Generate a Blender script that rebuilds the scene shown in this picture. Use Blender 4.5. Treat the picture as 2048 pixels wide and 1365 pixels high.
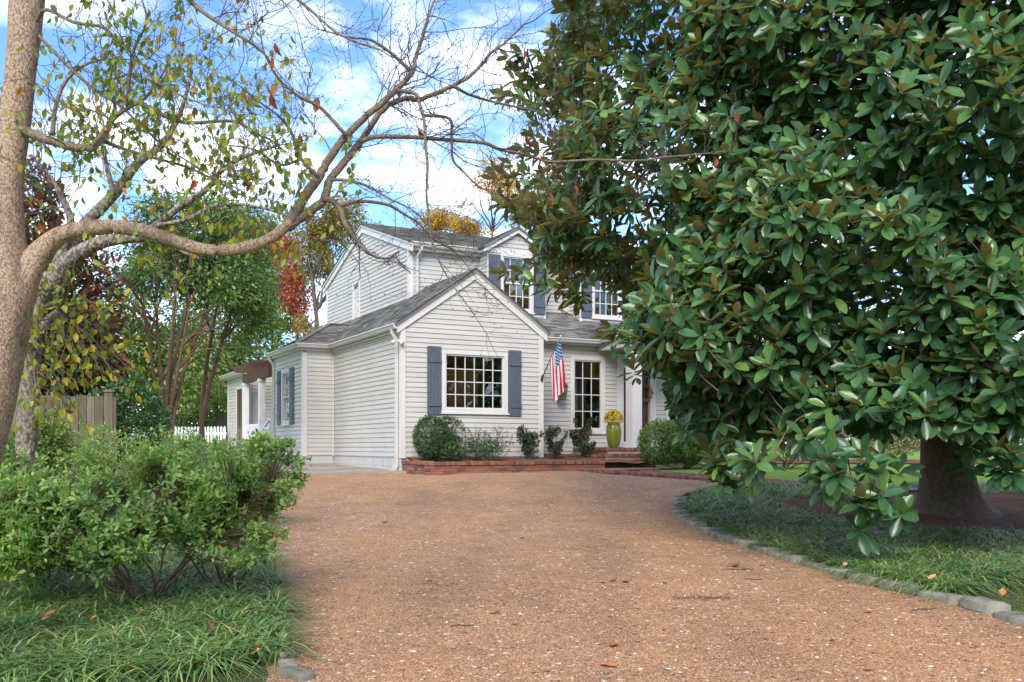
import bpy, math, random
import numpy as np
from mathutils import Matrix, Vector

for o in list(bpy.data.objects):
    bpy.data.objects.remove(o)
scene = bpy.context.scene
COL = scene.collection
R = math.radians
rng = np.random.default_rng(7)
random.seed(7)

# ------------------------------------------------------------------ camera
EYE = 1.45            # eye height above the driveway under the camera
FPX, CX, HY = 1920.0, 1024.0, 895.0
cam_d = bpy.data.cameras.new('camera')
cam = bpy.data.objects.new('camera', cam_d)
COL.objects.link(cam)
cam.location = (0, 0, EYE)
cam.rotation_euler = (R(90), 0, 0)
cam_d.sensor_width = 36.0
cam_d.lens = FPX / 2048 * 36.0
cam_d.shift_y = (HY - 682.5) / 2048
cam_d.clip_end = 2000
scene.camera = cam

# ------------------------------------------------------------------ light
SUN = Vector((-0.10, -0.74, 0.60)).normalized()
sun_d = bpy.data.lights.new('sun', 'SUN')
sun_d.energy = 1.4
sun_d.angle = R(35)
sun_d.color = (1.0, 0.90, 0.76)
sun = bpy.data.objects.new('sun', sun_d)
COL.objects.link(sun)
sun.rotation_euler = SUN.to_track_quat('Z', 'Y').to_euler()
sun.location = (20, -20, 30)

world = bpy.data.worlds.new('World')
scene.world = world
world.use_nodes = True
nt = world.node_tree
nt.nodes.clear()
N = nt.nodes.new
out = N('ShaderNodeOutputWorld')
bg = N('ShaderNodeBackground')
bg.inputs['Strength'].default_value = 0.15
sky = N('ShaderNodeTexSky')
sky.sky_type = 'NISHITA'
sky.sun_disc = False
sky.sun_elevation = math.asin(SUN.z)
sky.sun_rotation = math.atan2(SUN.x, SUN.y)
sky.air_density = 1.0
sky.dust_density = 0.2
sky.ozone_density = 2.2
tc = N('ShaderNodeTexCoord')
sep = N('ShaderNodeSeparateXYZ')
nt.links.new(tc.outputs['Generated'], sep.inputs[0])
zz = N('ShaderNodeMath'); zz.operation = 'ADD'; zz.inputs[1].default_value = 0.22
za = N('ShaderNodeMath'); za.operation = 'MAXIMUM'; za.inputs[1].default_value = 0.0
nt.links.new(sep.outputs['Z'], za.inputs[0]); nt.links.new(za.outputs[0], zz.inputs[0])
cmb = N('ShaderNodeCombineXYZ')
for ax in 'XY':
    dv = N('ShaderNodeMath'); dv.operation = 'DIVIDE'
    nt.links.new(sep.outputs[ax], dv.inputs[0]); nt.links.new(zz.outputs[0], dv.inputs[1])
    nt.links.new(dv.outputs[0], cmb.inputs[ax])
noi = N('ShaderNodeTexNoise')
noi.inputs['Scale'].default_value = 2.6
noi.inputs['Detail'].default_value = 9
noi.inputs['Roughness'].default_value = 0.55
noi.inputs['Distortion'].default_value = 0.25
mp = N('ShaderNodeMapping'); mp.inputs['Location'].default_value = (20.1, 3.3, 0.0)
nt.links.new(cmb.outputs[0], mp.inputs['Vector'])
nt.links.new(mp.outputs[0], noi.inputs['Vector'])
rmp = N('ShaderNodeValToRGB')
rmp.color_ramp.elements[0].position = 0.45
rmp.color_ramp.elements[1].position = 0.74
nt.links.new(noi.outputs['Fac'], rmp.inputs['Fac'])
tint = N('ShaderNodeMix'); tint.data_type = 'RGBA'; tint.blend_type = 'MULTIPLY'
tint.inputs[0].default_value = 1.0
tint.inputs[7].default_value = (0.36, 0.46, 0.61, 1)
nt.links.new(sky.outputs[0], tint.inputs[6])
mix = N('ShaderNodeMix'); mix.data_type = 'RGBA'

n2 = N('ShaderNodeTexNoise'); n2.inputs['Scale'].default_value = 4.2; n2.inputs['Detail'].default_value = 6
nt.links.new(mp.outputs[0], n2.inputs['Vector'])
cr = N('ShaderNodeValToRGB')
cr.color_ramp.elements[0].position = 0.34; cr.color_ramp.elements[0].color = (3.6, 3.65, 3.7, 1)
cr.color_ramp.elements[1].position = 0.70; cr.color_ramp.elements[1].color = (10.5, 10.2, 9.8, 1)
nt.links.new(n2.outputs['Fac'], cr.inputs['Fac'])
nt.links.new(cr.outputs['Color'], mix.inputs[7])
nt.links.new(rmp.outputs['Color'], mix.inputs[0])
nt.links.new(tint.outputs[2], mix.inputs[6])
nt.links.new(mix.outputs[2], bg.inputs['Color'])
nt.links.new(bg.outputs[0], out.inputs[0])

vs = scene.view_settings
vs.view_transform = 'Standard'
vs.look = 'None'
vs.exposure = 1.85
vs.gamma = 1.0
scene.cycles.max_bounces = 7
scene.cycles.diffuse_bounces = 4
scene.cycles.glossy_bounces = 3
scene.cycles.transparent_max_bounces = 8
scene.cycles.caustics_reflective = False
scene.cycles.caustics_refractive = False
scene.cycles.use_adaptive_sampling = True
try:
    scene.cycles.use_denoising = True
except Exception:
    pass

# ------------------------------------------------------------------ helpers
def gz(x, y):
    """height of the ground: a drive that climbs gently towards the house"""
    y = np.asarray(y, dtype=float)
    sp = lambda t, w: w * np.logaddexp(0, t / w)
    z = 0.0404 * y - 0.0224 * sp(y - 21.8, 0.6) - 0.016 * sp(y - 46, 1.5) + 0.03 * sp(-5 - y, 1.0)
    return z

def W(px, py, d):
    """a point at depth d metres seen at photo pixel px, py"""
    return np.array([(px - CX) / FPX * d, d, EYE + (HY - py) / FPX * d])

def tag(o, label=None, cat=None, group=None, kind=None):
    if label: o['label'] = label
    if cat: o['category'] = cat
    if group: o['group'] = group
    if kind: o['kind'] = kind
    return o

def mesh_from(name, V, Fs, mat=None, uv=None, smooth=False):
    """Fs: list of int arrays (m,k) or list of face tuples"""
    me = bpy.data.meshes.new(name)
    V = np.asarray(V, dtype=np.float32).reshape(-1, 3)
    arrs = []
    if isinstance(Fs, np.ndarray):
        arrs = [Fs]
    elif len(Fs) and isinstance(Fs[0], np.ndarray) and Fs[0].ndim == 2:
        arrs = [f for f in Fs if len(f)]
    else:
        by = {}
        for f in Fs:
            by.setdefault(len(f), []).append(f)
        arrs = [np.array(v, dtype=np.int32) for v in by.values()]
    me.vertices.add(len(V))
    me.vertices.foreach_set('co', V.ravel())
    nl = sum(a.size for a in arrs); npoly = sum(len(a) for a in arrs)
    me.loops.add(nl); me.polygons.add(npoly)
    li = np.concatenate([a.ravel() for a in arrs]).astype(np.int32)
    tot = np.concatenate([np.full(len(a), a.shape[1], dtype=np.int32) for a in arrs])
    st = np.concatenate([[0], np.cumsum(tot)[:-1]]).astype(np.int32)
    me.loops.foreach_set('vertex_index', li)
    me.polygons.foreach_set('loop_start', st)
    me.polygons.foreach_set('loop_total', tot)
    me.polygons.foreach_set('use_smooth', np.full(npoly, bool(smooth)))
    if uv is not None:
        l = me.uv_layers.new(name='UVMap')
        l.data.foreach_set('uv', np.asarray(uv, dtype=np.float32)[li].ravel())
    me.update(calc_edges=True)
    me.validate()
    if mat: me.materials.append(mat)
    return me

def link(name, me, parent=None, loc=None):
    o = bpy.data.objects.new(name, me)
    COL.objects.link(o)
    if parent: o.parent = parent
    if loc is not None: o.location = loc
    return o

def obj(name, V, Fs, mat=None, parent=None, uv=None, smooth=False, loc=None):
    return link(name, mesh_from(name, V, Fs, mat, uv, smooth), parent, loc)

def empty(name, loc=(0, 0, 0), rz=0, label=None, cat=None, group=None):
    o = bpy.data.objects.new(name, None)
    COL.objects.link(o)
    o.location = loc; o.rotation_euler = (0, 0, rz)
    o.empty_display_size = 0.2
    return tag(o, label, cat, group)

class MB:
    """collects prisms, tubes and sheets for one mesh"""
    def __init__(s): s.v = []; s.f = []
    def add(s, V, F):
        n = len(s.v)
        s.v.extend([tuple(map(float, p)) for p in V]); s.f.extend([tuple(int(i) + n for i in f) for f in F])
        return s
    def box(s, x0, x1, y0, y1, z0, z1):
        V = [(x0,y0,z0),(x1,y0,z0),(x1,y1,z0),(x0,y1,z0),(x0,y0,z1),(x1,y0,z1),(x1,y1,z1),(x0,y1,z1)]
        return s.add(V, [(0,3,2,1),(4,5,6,7),(0,1,5,4),(1,2,6,5),(2,3,7,6),(3,0,4,7)])
    def hexa(s, b, t):
        """prism between polygon b and polygon t (same count)"""
        n = len(b)
        F = [tuple(range(n))[::-1], tuple(range(n, 2*n))] + [(i, (i+1) % n, n+(i+1) % n, n+i) for i in range(n)]
        return s.add(list(b)+list(t), F)
    def beam(s, p0, p1, w, h, up=(0,0,1)):
        p0 = Vector(p0); p1 = Vector(p1); d = (p1-p0).normalized(); u = Vector(up)
        r = d.cross(u).normalized(); u = r.cross(d).normalized()
        c = [(-w/2,-h/2),(w/2,-h/2),(w/2,h/2),(-w/2,h/2)]
        return s.hexa([p0+r*a+u*b for a,b in c], [p1+r*a+u*b for a,b in c])
    def tube(s, pts, rad, n=8, cap=True):
        V, F = tube(pts, rad, n, cap)
        return s.add(V, F)
    def sweep(s, prof, path, up=(0,0,1)):
        P = [Vector(p) for p in path]; up = Vector(up); m = len(prof); V = []
        for i, p in enumerate(P):
            a = (P[i]-P[i-1]).normalized() if i else None
            b = (P[i+1]-P[i]).normalized() if i+1 < len(P) else None
            d0 = a or b; d1 = b or a
            r0 = d0.cross(up).normalized(); r1 = d1.cross(up).normalized()
            r = (r0+r1).normalized(); k = 1.0/max(0.35, r.dot(r0))
            for (x, z) in prof: V.append(p + r*(x*k) + up*z)
        F = [tuple(range(m))[::-1], tuple(range((len(P)-1)*m, len(P)*m))]
        for i in range(len(P)-1):
            for j in range(m):
                F.append((i*m+j, i*m+(j+1) % m, (i+1)*m+(j+1) % m, (i+1)*m+j))
        return s.add(V, F)
    def lathe(s, prof, c=(0,0,0), n=20):
        V = []; F = []
        for r, z in prof:
            for k in range(n):
                t = 2*math.pi*k/n
                V.append((c[0]+r*math.cos(t), c[1]+r*math.sin(t), c[2]+z))
        for i in range(len(prof)-1):
            for k in range(n):
                F.append((i*n+k, i*n+(k+1) % n, (i+1)*n+(k+1) % n, (i+1)*n+k))
        F.append(tuple(range(n))[::-1]); F.append(tuple(range((len(prof)-1)*n, len(prof)*n)))
        return s.add(V, F)
    def build(s, name, mat, parent=None, smooth=False, loc=None, uv=None):
        return obj(name, s.v, s.f, mat, parent, uv, smooth, loc)

def tube(pts, rad, n=6, cap=False):
    P = np.asarray(pts, dtype=float); m = len(P)
    rad = np.broadcast_to(np.asarray(rad, dtype=float), (m,))
    T = np.gradient(P, axis=0); T /= np.linalg.norm(T, axis=1, keepdims=True) + 1e-9
    ref = np.array([0.31, 0.17, 0.93])
    if abs(T[0] @ ref) > 0.9: ref = np.array([1.0, 0.1, 0.0])
    X = np.cross(T, ref); X /= np.linalg.norm(X, axis=1, keepdims=True) + 1e-9
    Y = np.cross(T, X)
    a = np.arange(n) * 2 * np.pi / n
    V = (P[:, None, :] + rad[:, None, None] * (np.cos(a)[None, :, None] * X[:, None, :] + np.sin(a)[None, :, None] * Y[:, None, :])).reshape(-1, 3)
    i = np.arange(m - 1)[:, None] * n; k = np.arange(n)[None, :]; k2 = (k + 1) % n
    F = np.stack([i + k, i + k2, i + n + k2, i + n + k], axis=-1).reshape(-1, 4)
    F = [tuple(f) for f in F]
    if cap:
        F.append(tuple(range(n))[::-1]); F.append(tuple(range((m-1)*n, m*n)))
    return V, F

def tubes_np(paths, rads, n=4):
    """paths (k,m,3), rads (k,m) -> many tubes in one array"""
    P = np.asarray(paths, float); k, m, _ = P.shape
    T = np.gradient(P, axis=1); T /= np.linalg.norm(T, axis=2, keepdims=True) + 1e-9
    ref = np.array([0.31, 0.17, 0.93])
    X = np.cross(T, ref); X /= np.linalg.norm(X, axis=2, keepdims=True) + 1e-9
    Y = np.cross(T, X)
    a = np.arange(n) * 2 * np.pi / n
    V = P[:, :, None, :] + rads[:, :, None, None] * (np.cos(a)[None, None, :, None] * X[:, :, None, :] + np.sin(a)[None, None, :, None] * Y[:, :, None, :])
    V = V.reshape(-1, 3)
    i = np.arange(m - 1)[:, None] * n; j = np.arange(n)[None, :]; j2 = (j + 1) % n
    f = np.stack([i + j, i + j2, i + n + j2, i + n + j], axis=-1).reshape(-1, 4)
    F = (f[None] + (np.arange(k) * m * n)[:, None, None]).reshape(-1, 4)
    return V, F

def smooth_path(pts, k=4):
    """Catmull-Rom through the points"""
    P = np.asarray(pts, float)
    Q = np.vstack([2*P[0]-P[1], P, 2*P[-1]-P[-2]]); out_ = []
    for i in range(1, len(Q)-2):
        for t in np.linspace(0, 1, k, endpoint=False):
            p0, p1, p2, p3 = Q[i-1], Q[i], Q[i+1], Q[i+2]
            out_.append(0.5*((2*p1)+(-p0+p2)*t+(2*p0-5*p1+4*p2-p3)*t*t+(-p0+3*p1-3*p2+p3)*t**3))
    out_.append(P[-1])
    return np.array(out_)

def unit(a):
    a = np.asarray(a, float)
    return a / (np.linalg.norm(a, axis=-1, keepdims=True) + 1e-9)

def rand_unit(n, g=rng):
    return unit(g.normal(size=(n, 3)))

# leaf templates: along +Y, upper side +Z, length 1
def leaf_template(rows, droop=0.15, fold=0.10, three=True):
    """rows: list of (t, halfwidth); pointed ends where halfwidth is 0"""
    V = []; UV = []; F = []; idx = []
    for t, w in rows:
        z = -droop * t * t
        if w == 0:
            idx.append([len(V)]); V.append((0, t, z)); UV.append((0.5, t))
        elif three:
            idx.append([len(V), len(V)+1, len(V)+2])
            V += [(-w, t, z + fold*w), (0, t, z - fold*w), (w, t, z + fold*w)]; UV += [(0, t), (0.5, t), (1, t)]
        else:
            idx.append([len(V), len(V)+1])
            V += [(-w, t, z), (w, t, z)]; UV += [(0, t), (1, t)]
    for a, b in zip(idx[:-1], idx[1:]):
        if len(a) == 1 and len(b) == 1: continue
        if len(a) == 1:
            for j in range(len(b)-1): F.append((a[0], b[j+1], b[j]))
        elif len(b) == 1:
            for j in range(len(a)-1): F.append((a[j], a[j+1], b[0]))
        else:
            for j in range(len(a)-1):
                F.append((a[j], a[j+1], b[j+1])); F.append((a[j], b[j+1], b[j]))
    return np.array(V, float), np.array(F, np.int32), np.array(UV, float)

LEAF_BIG = leaf_template([(0,0),(0.06,0.03),(0.28,0.16),(0.55,0.225),(0.8,0.185),(0.94,0.09),(1,0)], 0.22, 0.30)
LEAF_MID = leaf_template([(0,0),(0.3,0.17),(0.65,0.225),(0.9,0.12),(1,0)], 0.2, 0.25)
LEAF_LOW = leaf_template([(0,0),(0.35,0.17),(0.7,0.19),(1,0)], 0.15, 0.25, False)
LEAF_RHO = leaf_template([(0,0),(0.55,0.22),(1,0)], 0.1, 0.2, False)
LEAF_OVAL = leaf_template([(0,0),(0.25,0.24),(0.55,0.3),(0.82,0.15),(1,0)], 0.35, 0.35)

def frames(D, Nn):
    D = unit(D); X = unit(np.cross(D, Nn)); Z = np.cross(X, D)
    return np.stack([X, D, Z], axis=-1)       # columns

def scatter(tpl, P, D, Nn, L, wid=1.0):
    tV, tF, tUV = tpl
    M = frames(D, Nn)
    L = np.broadcast_to(np.asarray(L, float), (len(P),))
    sv = tV[None] * np.array([1.0, 1.0, 1.0])
    sv = np.repeat(sv, len(P), axis=0)
    sv[:, :, 0] *= np.broadcast_to(np.asarray(wid, float), (len(P),))[:, None]
    V = np.einsum('nij,nkj->nki', M, sv) * L[:, None, None] + np.asarray(P)[:, None, :]
    F = tF[None] + (np.arange(len(P)) * len(tV))[:, None, None]
    return V.reshape(-1, 3), F.reshape(-1, tF.shape[1]), np.tile(tUV, (len(P), 1))

def join_np(parts):
    Vs = []; Fs = []; Us = []; n = 0
    for p in parts:
        V, F = p[0], p[1]
        Vs.append(V); Fs.append(np.asarray(F) + n); n += len(V)
        Us.append(p[2] if len(p) > 2 else np.zeros((len(V), 2)))
    return np.vstack(Vs), Fs, np.vstack(Us)

def noise3(P, seed=0, scale=1.0):
    """cheap smooth 3-d noise in about -1..1"""
    g = np.random.default_rng(seed); P = np.asarray(P) * scale; s = 0
    for k in range(6):
        w = g.normal(size=3) * (0.7 + 0.5 * k); ph = g.uniform(0, 6.28)
        s = s + np.sin(P @ w + ph) / (1 + 0.35 * k)
    return s / 2.6

# ------------------------------------------------------------------ materials
def nodes(name):
    m = bpy.data.materials.new(name); m.use_nodes = True
    t = m.node_tree; return m, t, t.nodes['Principled BSDF'], t.nodes['Material Output']

def nn(t, kind, **kw):
    n = t.nodes.new(kind)
    for k, v in kw.items(): setattr(n, k, v)
    return n

def ramp(t, fac, stops, interp='LINEAR'):
    r = nn(t, 'ShaderNodeValToRGB'); cr = r.color_ramp; cr.interpolation = interp
    while len(cr.elements) < len(stops): cr.elements.new(0.5)
    for e, (p, c) in zip(cr.elements, stops):
        e.position = p; e.color = (*c, 1) if len(c) == 3 else c
    t.links.new(fac, r.inputs['Fac']); return r.outputs['Color']

def mixc(t, fac, a, b, mode='MIX'):
    m = nn(t, 'ShaderNodeMix', data_type='RGBA', blend_type=mode)
    for s, v in ((m.inputs[0], fac), (m.inputs[6], a), (m.inputs[7], b)):
        if isinstance(v, (int, float)): s.default_value = v
        elif isinstance(v, tuple): s.default_value = (*v, 1) if len(v) == 3 else v
        else: t.links.new(v, s)
    return m.outputs[2]

def math_(t, op, a, b=None, c=None):
    m = nn(t, 'ShaderNodeMath', operation=op)
    for s, v in zip(m.inputs, (a, b, c)):
        if v is None: continue
        if isinstance(v, (int, float)): s.default_value = v
        else: t.links.new(v, s)
    return m.outputs[0]

def noise(t, scale, detail=4, rough=0.6, vec=None, stretch=None, world=False):
    n = nn(t, 'ShaderNodeTexNoise'); n.inputs['Scale'].default_value = scale
    n.inputs['Detail'].default_value = detail; n.inputs['Roughness'].default_value = rough
    if vec is None:
        if world:
            vec = nn(t, 'ShaderNodeNewGeometry').outputs['Position']
        else:
            vec = nn(t, 'ShaderNodeTexCoord').outputs['Object']
    if stretch:
        mp_ = nn(t, 'ShaderNodeMapping'); mp_.inputs['Scale'].default_value = stretch
        t.links.new(vec, mp_.inputs['Vector']); vec = mp_.outputs[0]
    t.links.new(vec, n.inputs['Vector']); return n.outputs['Fac']

def bump(t, b, h, strength=0.3, dist=0.01):
    n = nn(t, 'ShaderNodeBump'); n.inputs['Strength'].default_value = strength
    n.inputs['Distance'].default_value = dist
    t.links.new(h, n.inputs['Height']); t.links.new(n.outputs[0], b.inputs['Normal'])

def simple(name, col, rough=0.6, var=0.12, scale=3.0, bumpy=0.0, bscale=40, metal=0.0, spec=0.5, stretch=None):
    m, t, b, o = nodes(name)
    f = noise(t, scale, 5, stretch=stretch)
    lo = tuple(c * (1 - var) for c in col); hi = tuple(min(1, c * (1 + var)) for c in col)
    t.links.new(ramp(t, f, [(0.3, lo), (0.7, hi)]), b.inputs['Base Color'])
    b.inputs['Roughness'].default_value = rough; b.inputs['Metallic'].default_value = metal
    b.inputs['Specular IOR Level'].default_value = spec
    if bumpy: bump(t, b, noise(t, bscale, 4, stretch=stretch), bumpy, 0.01)
    return m

def leafmat(name, stops, rough=0.45, back=None, transl=0.3, spec=0.5, rib=None, big=None, coat=0.0):
    m, t, b, o = nodes(name)
    g = nn(t, 'ShaderNodeNewGeometry'); oi = nn(t, 'ShaderNodeObjectInfo')
    r = math_(t, 'FRACT', math_(t, 'ADD', g.outputs['Random Per Island'], oi.outputs['Random']))
    col = ramp(t, r, stops)
    if big:   # slow drift of tone over the whole plant
        f = noise(t, big, 2, world=True)
        col = mixc(t, 1.0, col, ramp(t, f, [(0.35, (0.75, 0.78, 0.75)), (0.65, (1.2, 1.15, 1.0))]), 'MULTIPLY')
    if rib:
        uv = nn(t, 'ShaderNodeUVMap'); s = nn(t, 'ShaderNodeSeparateXYZ'); t.links.new(uv.outputs[0], s.inputs[0])
        d = math_(t, 'ABSOLUTE', math_(t, 'SUBTRACT', s.outputs[0], 0.5))
        k = math_(t, 'LESS_THAN', d, 0.03)
        col = mixc(t, math_(t, 'MULTIPLY', k, 0.7), col, rib)
    if back:
        col = mixc(t, g.outputs['Backfacing'], col, back)
        ro = math_(t, 'ADD', rough, math_(t, 'MULTIPLY', g.outputs['Backfacing'], 0.4))
        t.links.new(ro, b.inputs['Roughness'])
    else:
        b.inputs['Roughness'].default_value = rough
    t.links.new(col, b.inputs['Base Color'])
    b.inputs['Specular IOR Level'].default_value = spec
    if coat:
        b.inputs['Coat Weight'].default_value = coat; b.inputs['Coat Roughness'].default_value = 0.2
    if transl > 0:
        tr = nn(t, 'ShaderNodeBsdfTranslucent'); ms = nn(t, 'ShaderNodeMixShader')
        t.links.new(mixc(t, 1.0, col, (1.1, 1.15, 0.7), 'MULTIPLY'), tr.inputs['Color'])
        ms.inputs[0].default_value = transl
        t.links.new(b.outputs[0], ms.inputs[1]); t.links.new(tr.outputs[0], ms.inputs[2])
        t.links.new(ms.outputs[0], o.inputs[0])
    return m

def bark(name, a, b_, scale=30, strength=0.6, stretch=(1, 1, 0.35), moss=None, plates=False):
    m, t, b, o = nodes(name)
    if plates:
        v = nn(t, 'ShaderNodeTexVoronoi'); v.inputs['Scale'].default_value = scale
        mp_ = nn(t, 'ShaderNodeMapping'); mp_.inputs['Scale'].default_value = stretch
        t.links.new(nn(t, 'ShaderNodeTexCoord').outputs['Object'], mp_.inputs[0]); 
        wob = nn(t, 'ShaderNodeVectorMath', operation='ADD')
        nz = nn(t, 'ShaderNodeTexNoise'); nz.inputs['Scale'].default_value = scale*0.6
        t.links.new(mp_.outputs[0], nz.inputs['Vector'])
        sc = nn(t, 'ShaderNodeVectorMath', operation='SCALE'); sc.inputs['Scale'].default_value = 0.03
        t.links.new(nz.outputs['Color'], sc.inputs[0])
        t.links.new(mp_.outputs[0], wob.inputs[0]); t.links.new(sc.outputs[0], wob.inputs[1])
        t.links.new(wob.outputs[0], v.inputs['Vector'])
        f = math_(t, 'SUBTRACT', 1.0, v.outputs['Distance'])
        h = math_(t, 'ADD', f, math_(t, 'MULTIPLY', noise(t, scale*2.5, 3), 0.4))
        col = ramp(t, h, [(0.45, b_), (0.75, tuple(0.65*x+0.35*y for x, y in zip(a, b_))), (1.15, a)])
    else:
        h = noise(t, scale, 6, 0.7, stretch=stretch)
        col = ramp(t, h, [(0.3, b_), (0.7, a)])
    if moss:
        g = nn(t, 'ShaderNodeNewGeometry'); s = nn(t, 'ShaderNodeSeparateXYZ'); t.links.new(g.outputs['Normal'], s.inputs[0])
        k = math_(t, 'MULTIPLY', ramp(t, s.outputs['Z'], [(0.3, (0, 0, 0)), (0.9, (1, 1, 1))]), ramp(t, noise(t, 7, 3), [(0.5, (0, 0, 0)), (0.62, (0.8, 0.8, 0.8))]))
        col = mixc(t, k, col, moss)
        lich = ramp(t, noise(t, 11, 5, 0.65), [(0.60, (0, 0, 0)), (0.70, (0.55, 0.55, 0.55))])
        col = mixc(t, lich, col, tuple(min(1, c*1.5+0.08) for c in b_))
        col = mixc(t, ramp(t, noise(t, 5, 6, 0.7, stretch=(1, 1, 0.3)), [(0.52, (0, 0, 0)), (0.66, (0.75, 0.75, 0.75))]), col, tuple(c*0.62 for c in b_))
    else:
        col = mixc(t, ramp(t, noise(t, 2.5, 3), [(0.4, (0, 0, 0)), (0.7, (0.5, 0.5, 0.5))]), col, tuple(c*1.35 for c in b_))
    t.links.new(col, b.inputs['Base Color']); b.inputs['Roughness'].default_value = 0.85
    b.inputs['Specular IOR Level'].default_value = 0.25
    bump(t, b, h, strength, 0.012)
    return m

# ------------------------------------------------------------------ setting: ground, drive, beds
def sheet_poly(name, poly, mat, lift, kind='structure', parent=None, cell=0.5, edge=0.0, bumpf=None):
    """a sheet that follows the ground inside an x-monotone polygon given as rows (y, xl, xr)"""
    rows = poly; V = []; F = []; nx = max(2, int(max(r[2]-r[1] for r in rows) / cell))
    for y, xl, xr in rows:
        for i in range(nx+1):
            x = xl + (xr-xl)*i/nx
            z = float(gz(x, y)) + lift
            if bumpf: z += bumpf(x, y)
            V.append((x, y, z))
    for j in range(len(rows)-1):
        for i in range(nx):
            a = j*(nx+1)+i
            F.append((a, a+1, a+nx+2, a+nx+1))
    o = obj(name, V, F, mat, parent, smooth=True)
    if kind: o['kind'] = kind
    return o

def rows_from(left, right, y0, y1, step):
    L = np.array(sorted(left)); Rr = np.array(sorted(right)); out_ = []
    y = y0
    while y <= y1 + 1e-6:
        out_.append((y, float(np.interp(y, L[:, 0], L[:, 1])), float(np.interp(y, Rr[:, 0], Rr[:, 1])))); y += step
    return out_

# lawn / soil underneath everything
m_lawn, t, b, o_ = nodes('lawn_grass')
c = ramp(t, noise(t, 1.2, 5, world=True), [(0.3, (0.13, 0.23, 0.03)), (0.55, (0.19, 0.31, 0.045)), (0.75, (0.24, 0.35, 0.06))])
c = mixc(t, 0.5, c, ramp(t, noise(t, 55, 3, world=True), [(0.3, (0.10, 0.18, 0.025)), (0.7, (0.24, 0.37, 0.07))]))
t.links.new(c, b.inputs['Base Color']); b.inputs['Roughness'].default_value = 0.9; b.inputs['Specular IOR Level'].default_value = 0.15
bump(t, b, noise(t, 70, 3, world=True), 0.8, 0.03)

m_soil, t, b, o_ = nodes('bed_soil')
c = ramp(t, noise(t, 14, 6, world=True), [(0.3, (0.02, 0.016, 0.01)), (0.7, (0.07, 0.05, 0.032))])
t.links.new(c, b.inputs['Base Color']); b.inputs['Roughness'].default_value = 0.95
bump(t, b, noise(t, 40, 4, world=True), 0.6, 0.03)

m_mulch, t, b, o_ = nodes('pine_straw')
f1 = noise(t, 60, 6, 0.75, world=True, stretch=(1, 0.25, 1)); f2 = noise(t, 3, 4, world=True)
c = ramp(t, f1, [(0.3, (0.075, 0.036, 0.022)), (0.5, (0.18, 0.09, 0.055)), (0.72, (0.32, 0.18, 0.12))])
c = mixc(t, 1.0, c, ramp(t, f2, [(0.35, (0.7, 0.7, 0.7)), (0.65, (1.15, 1.1, 1.05))]), 'MULTIPLY')
t.links.new(c, b.inputs['Base Color']); b.inputs['Roughness'].default_value = 0.95; b.inputs['Specular IOR Level'].default_value = 0.1
bump(t, b, f1, 0.9, 0.03)

ys = [-60, -30, -12] + list(np.arange(-4, 16, 2.0)) + list(np.arange(16, 28, 0.5)) + list(np.arange(28, 50, 2.0)) + [60, 80, 120, 200, 400, 900]
xs = [-900, -400, -200, -100, -60] + list(np.arange(-40, 41, 4.0)) + [60, 100, 200, 400, 900]
V = [(x, y, float(gz(x, y)) - 0.012) for y in ys for x in xs]
F = [(j*len(xs)+i, j*len(xs)+i+1, (j+1)*len(xs)+i+1, (j+1)*len(xs)+i) for j in range(len(ys)-1) for i in range(len(xs)-1)]
tag(obj('ground', V, F, m_lawn, smooth=True), kind='structure')

# gravel drive
m_grav, t, b, o_ = nodes('brown_gravel')
pos = nn(t, 'ShaderNodeNewGeometry').outputs['Position']
v1 = nn(t, 'ShaderNodeTexVoronoi'); v1.inputs['Scale'].default_value = 115; t.links.new(pos, v1.inputs['Vector'])
v2 = nn(t, 'ShaderNodeTexVoronoi'); v2.inputs['Scale'].default_value = 38; t.links.new(pos, v2.inputs['Vector'])
s1 = nn(t, 'ShaderNodeSeparateColor'); t.links.new(v1.outputs['Color'], s1.inputs[0])
s2 = nn(t, 'ShaderNodeSeparateColor'); t.links.new(v2.outputs['Color'], s2.inputs[0])
STONES = [(0.0, (0.13, 0.064, 0.035)), (0.2, (0.25, 0.125, 0.06)), (0.5, (0.36, 0.19, 0.092)), (0.82, (0.43, 0.248, 0.126)), (0.96, (0.47, 0.31, 0.185)), (1.0, (0.56, 0.47, 0.37))]
c = ramp(t, s1.outputs[0], STONES)
c = mixc(t, math_(t, 'GREATER_THAN', s2.outputs[1], 0.988), c, (0.6, 0.55, 0.5))
c = mixc(t, math_(t, 'LESS_THAN', s2.outputs[1], 0.02), c, (0.10, 0.07, 0.05))
# worn tracks and damp patches with their own shape
f = noise(t, 0.5, 5, 0.6, world=True, stretch=(1.6, 0.6, 1))
c = mixc(t, 1.0, c, ramp(t, f, [(0.32, (0.74, 0.74, 0.76)), (0.5, (1, 1, 1)), (0.68, (1.16, 1.14, 1.1))]), 'MULTIPLY')
f3 = noise(t, 2.6, 5, 0.65, world=True)
c = mixc(t, 1.0, c, ramp(t, f3, [(0.3, (0.84, 0.83, 0.82)), (0.65, (1.06, 1.06, 1.06))]), 'MULTIPLY')
g0 = ramp(t, noise(t, 0.45, 5, 0.6, world=True, stretch=(1, 0.55, 1)), [(0.49, (0, 0, 0)), (0.66, (0.55, 0.55, 0.55))])
c = mixc(t, g0, c, mixc(t, 1.0, c, (0.86, 0.98, 1.15), 'MULTIPLY'))
v3 = nn(t, 'ShaderNodeTexVoronoi'); v3.inputs['Scale'].default_value = 17; t.links.new(pos, v3.inputs['Vector'])
s3 = nn(t, 'ShaderNodeSeparateColor'); t.links.new(v3.outputs['Color'], s3.inputs[0])
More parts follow.
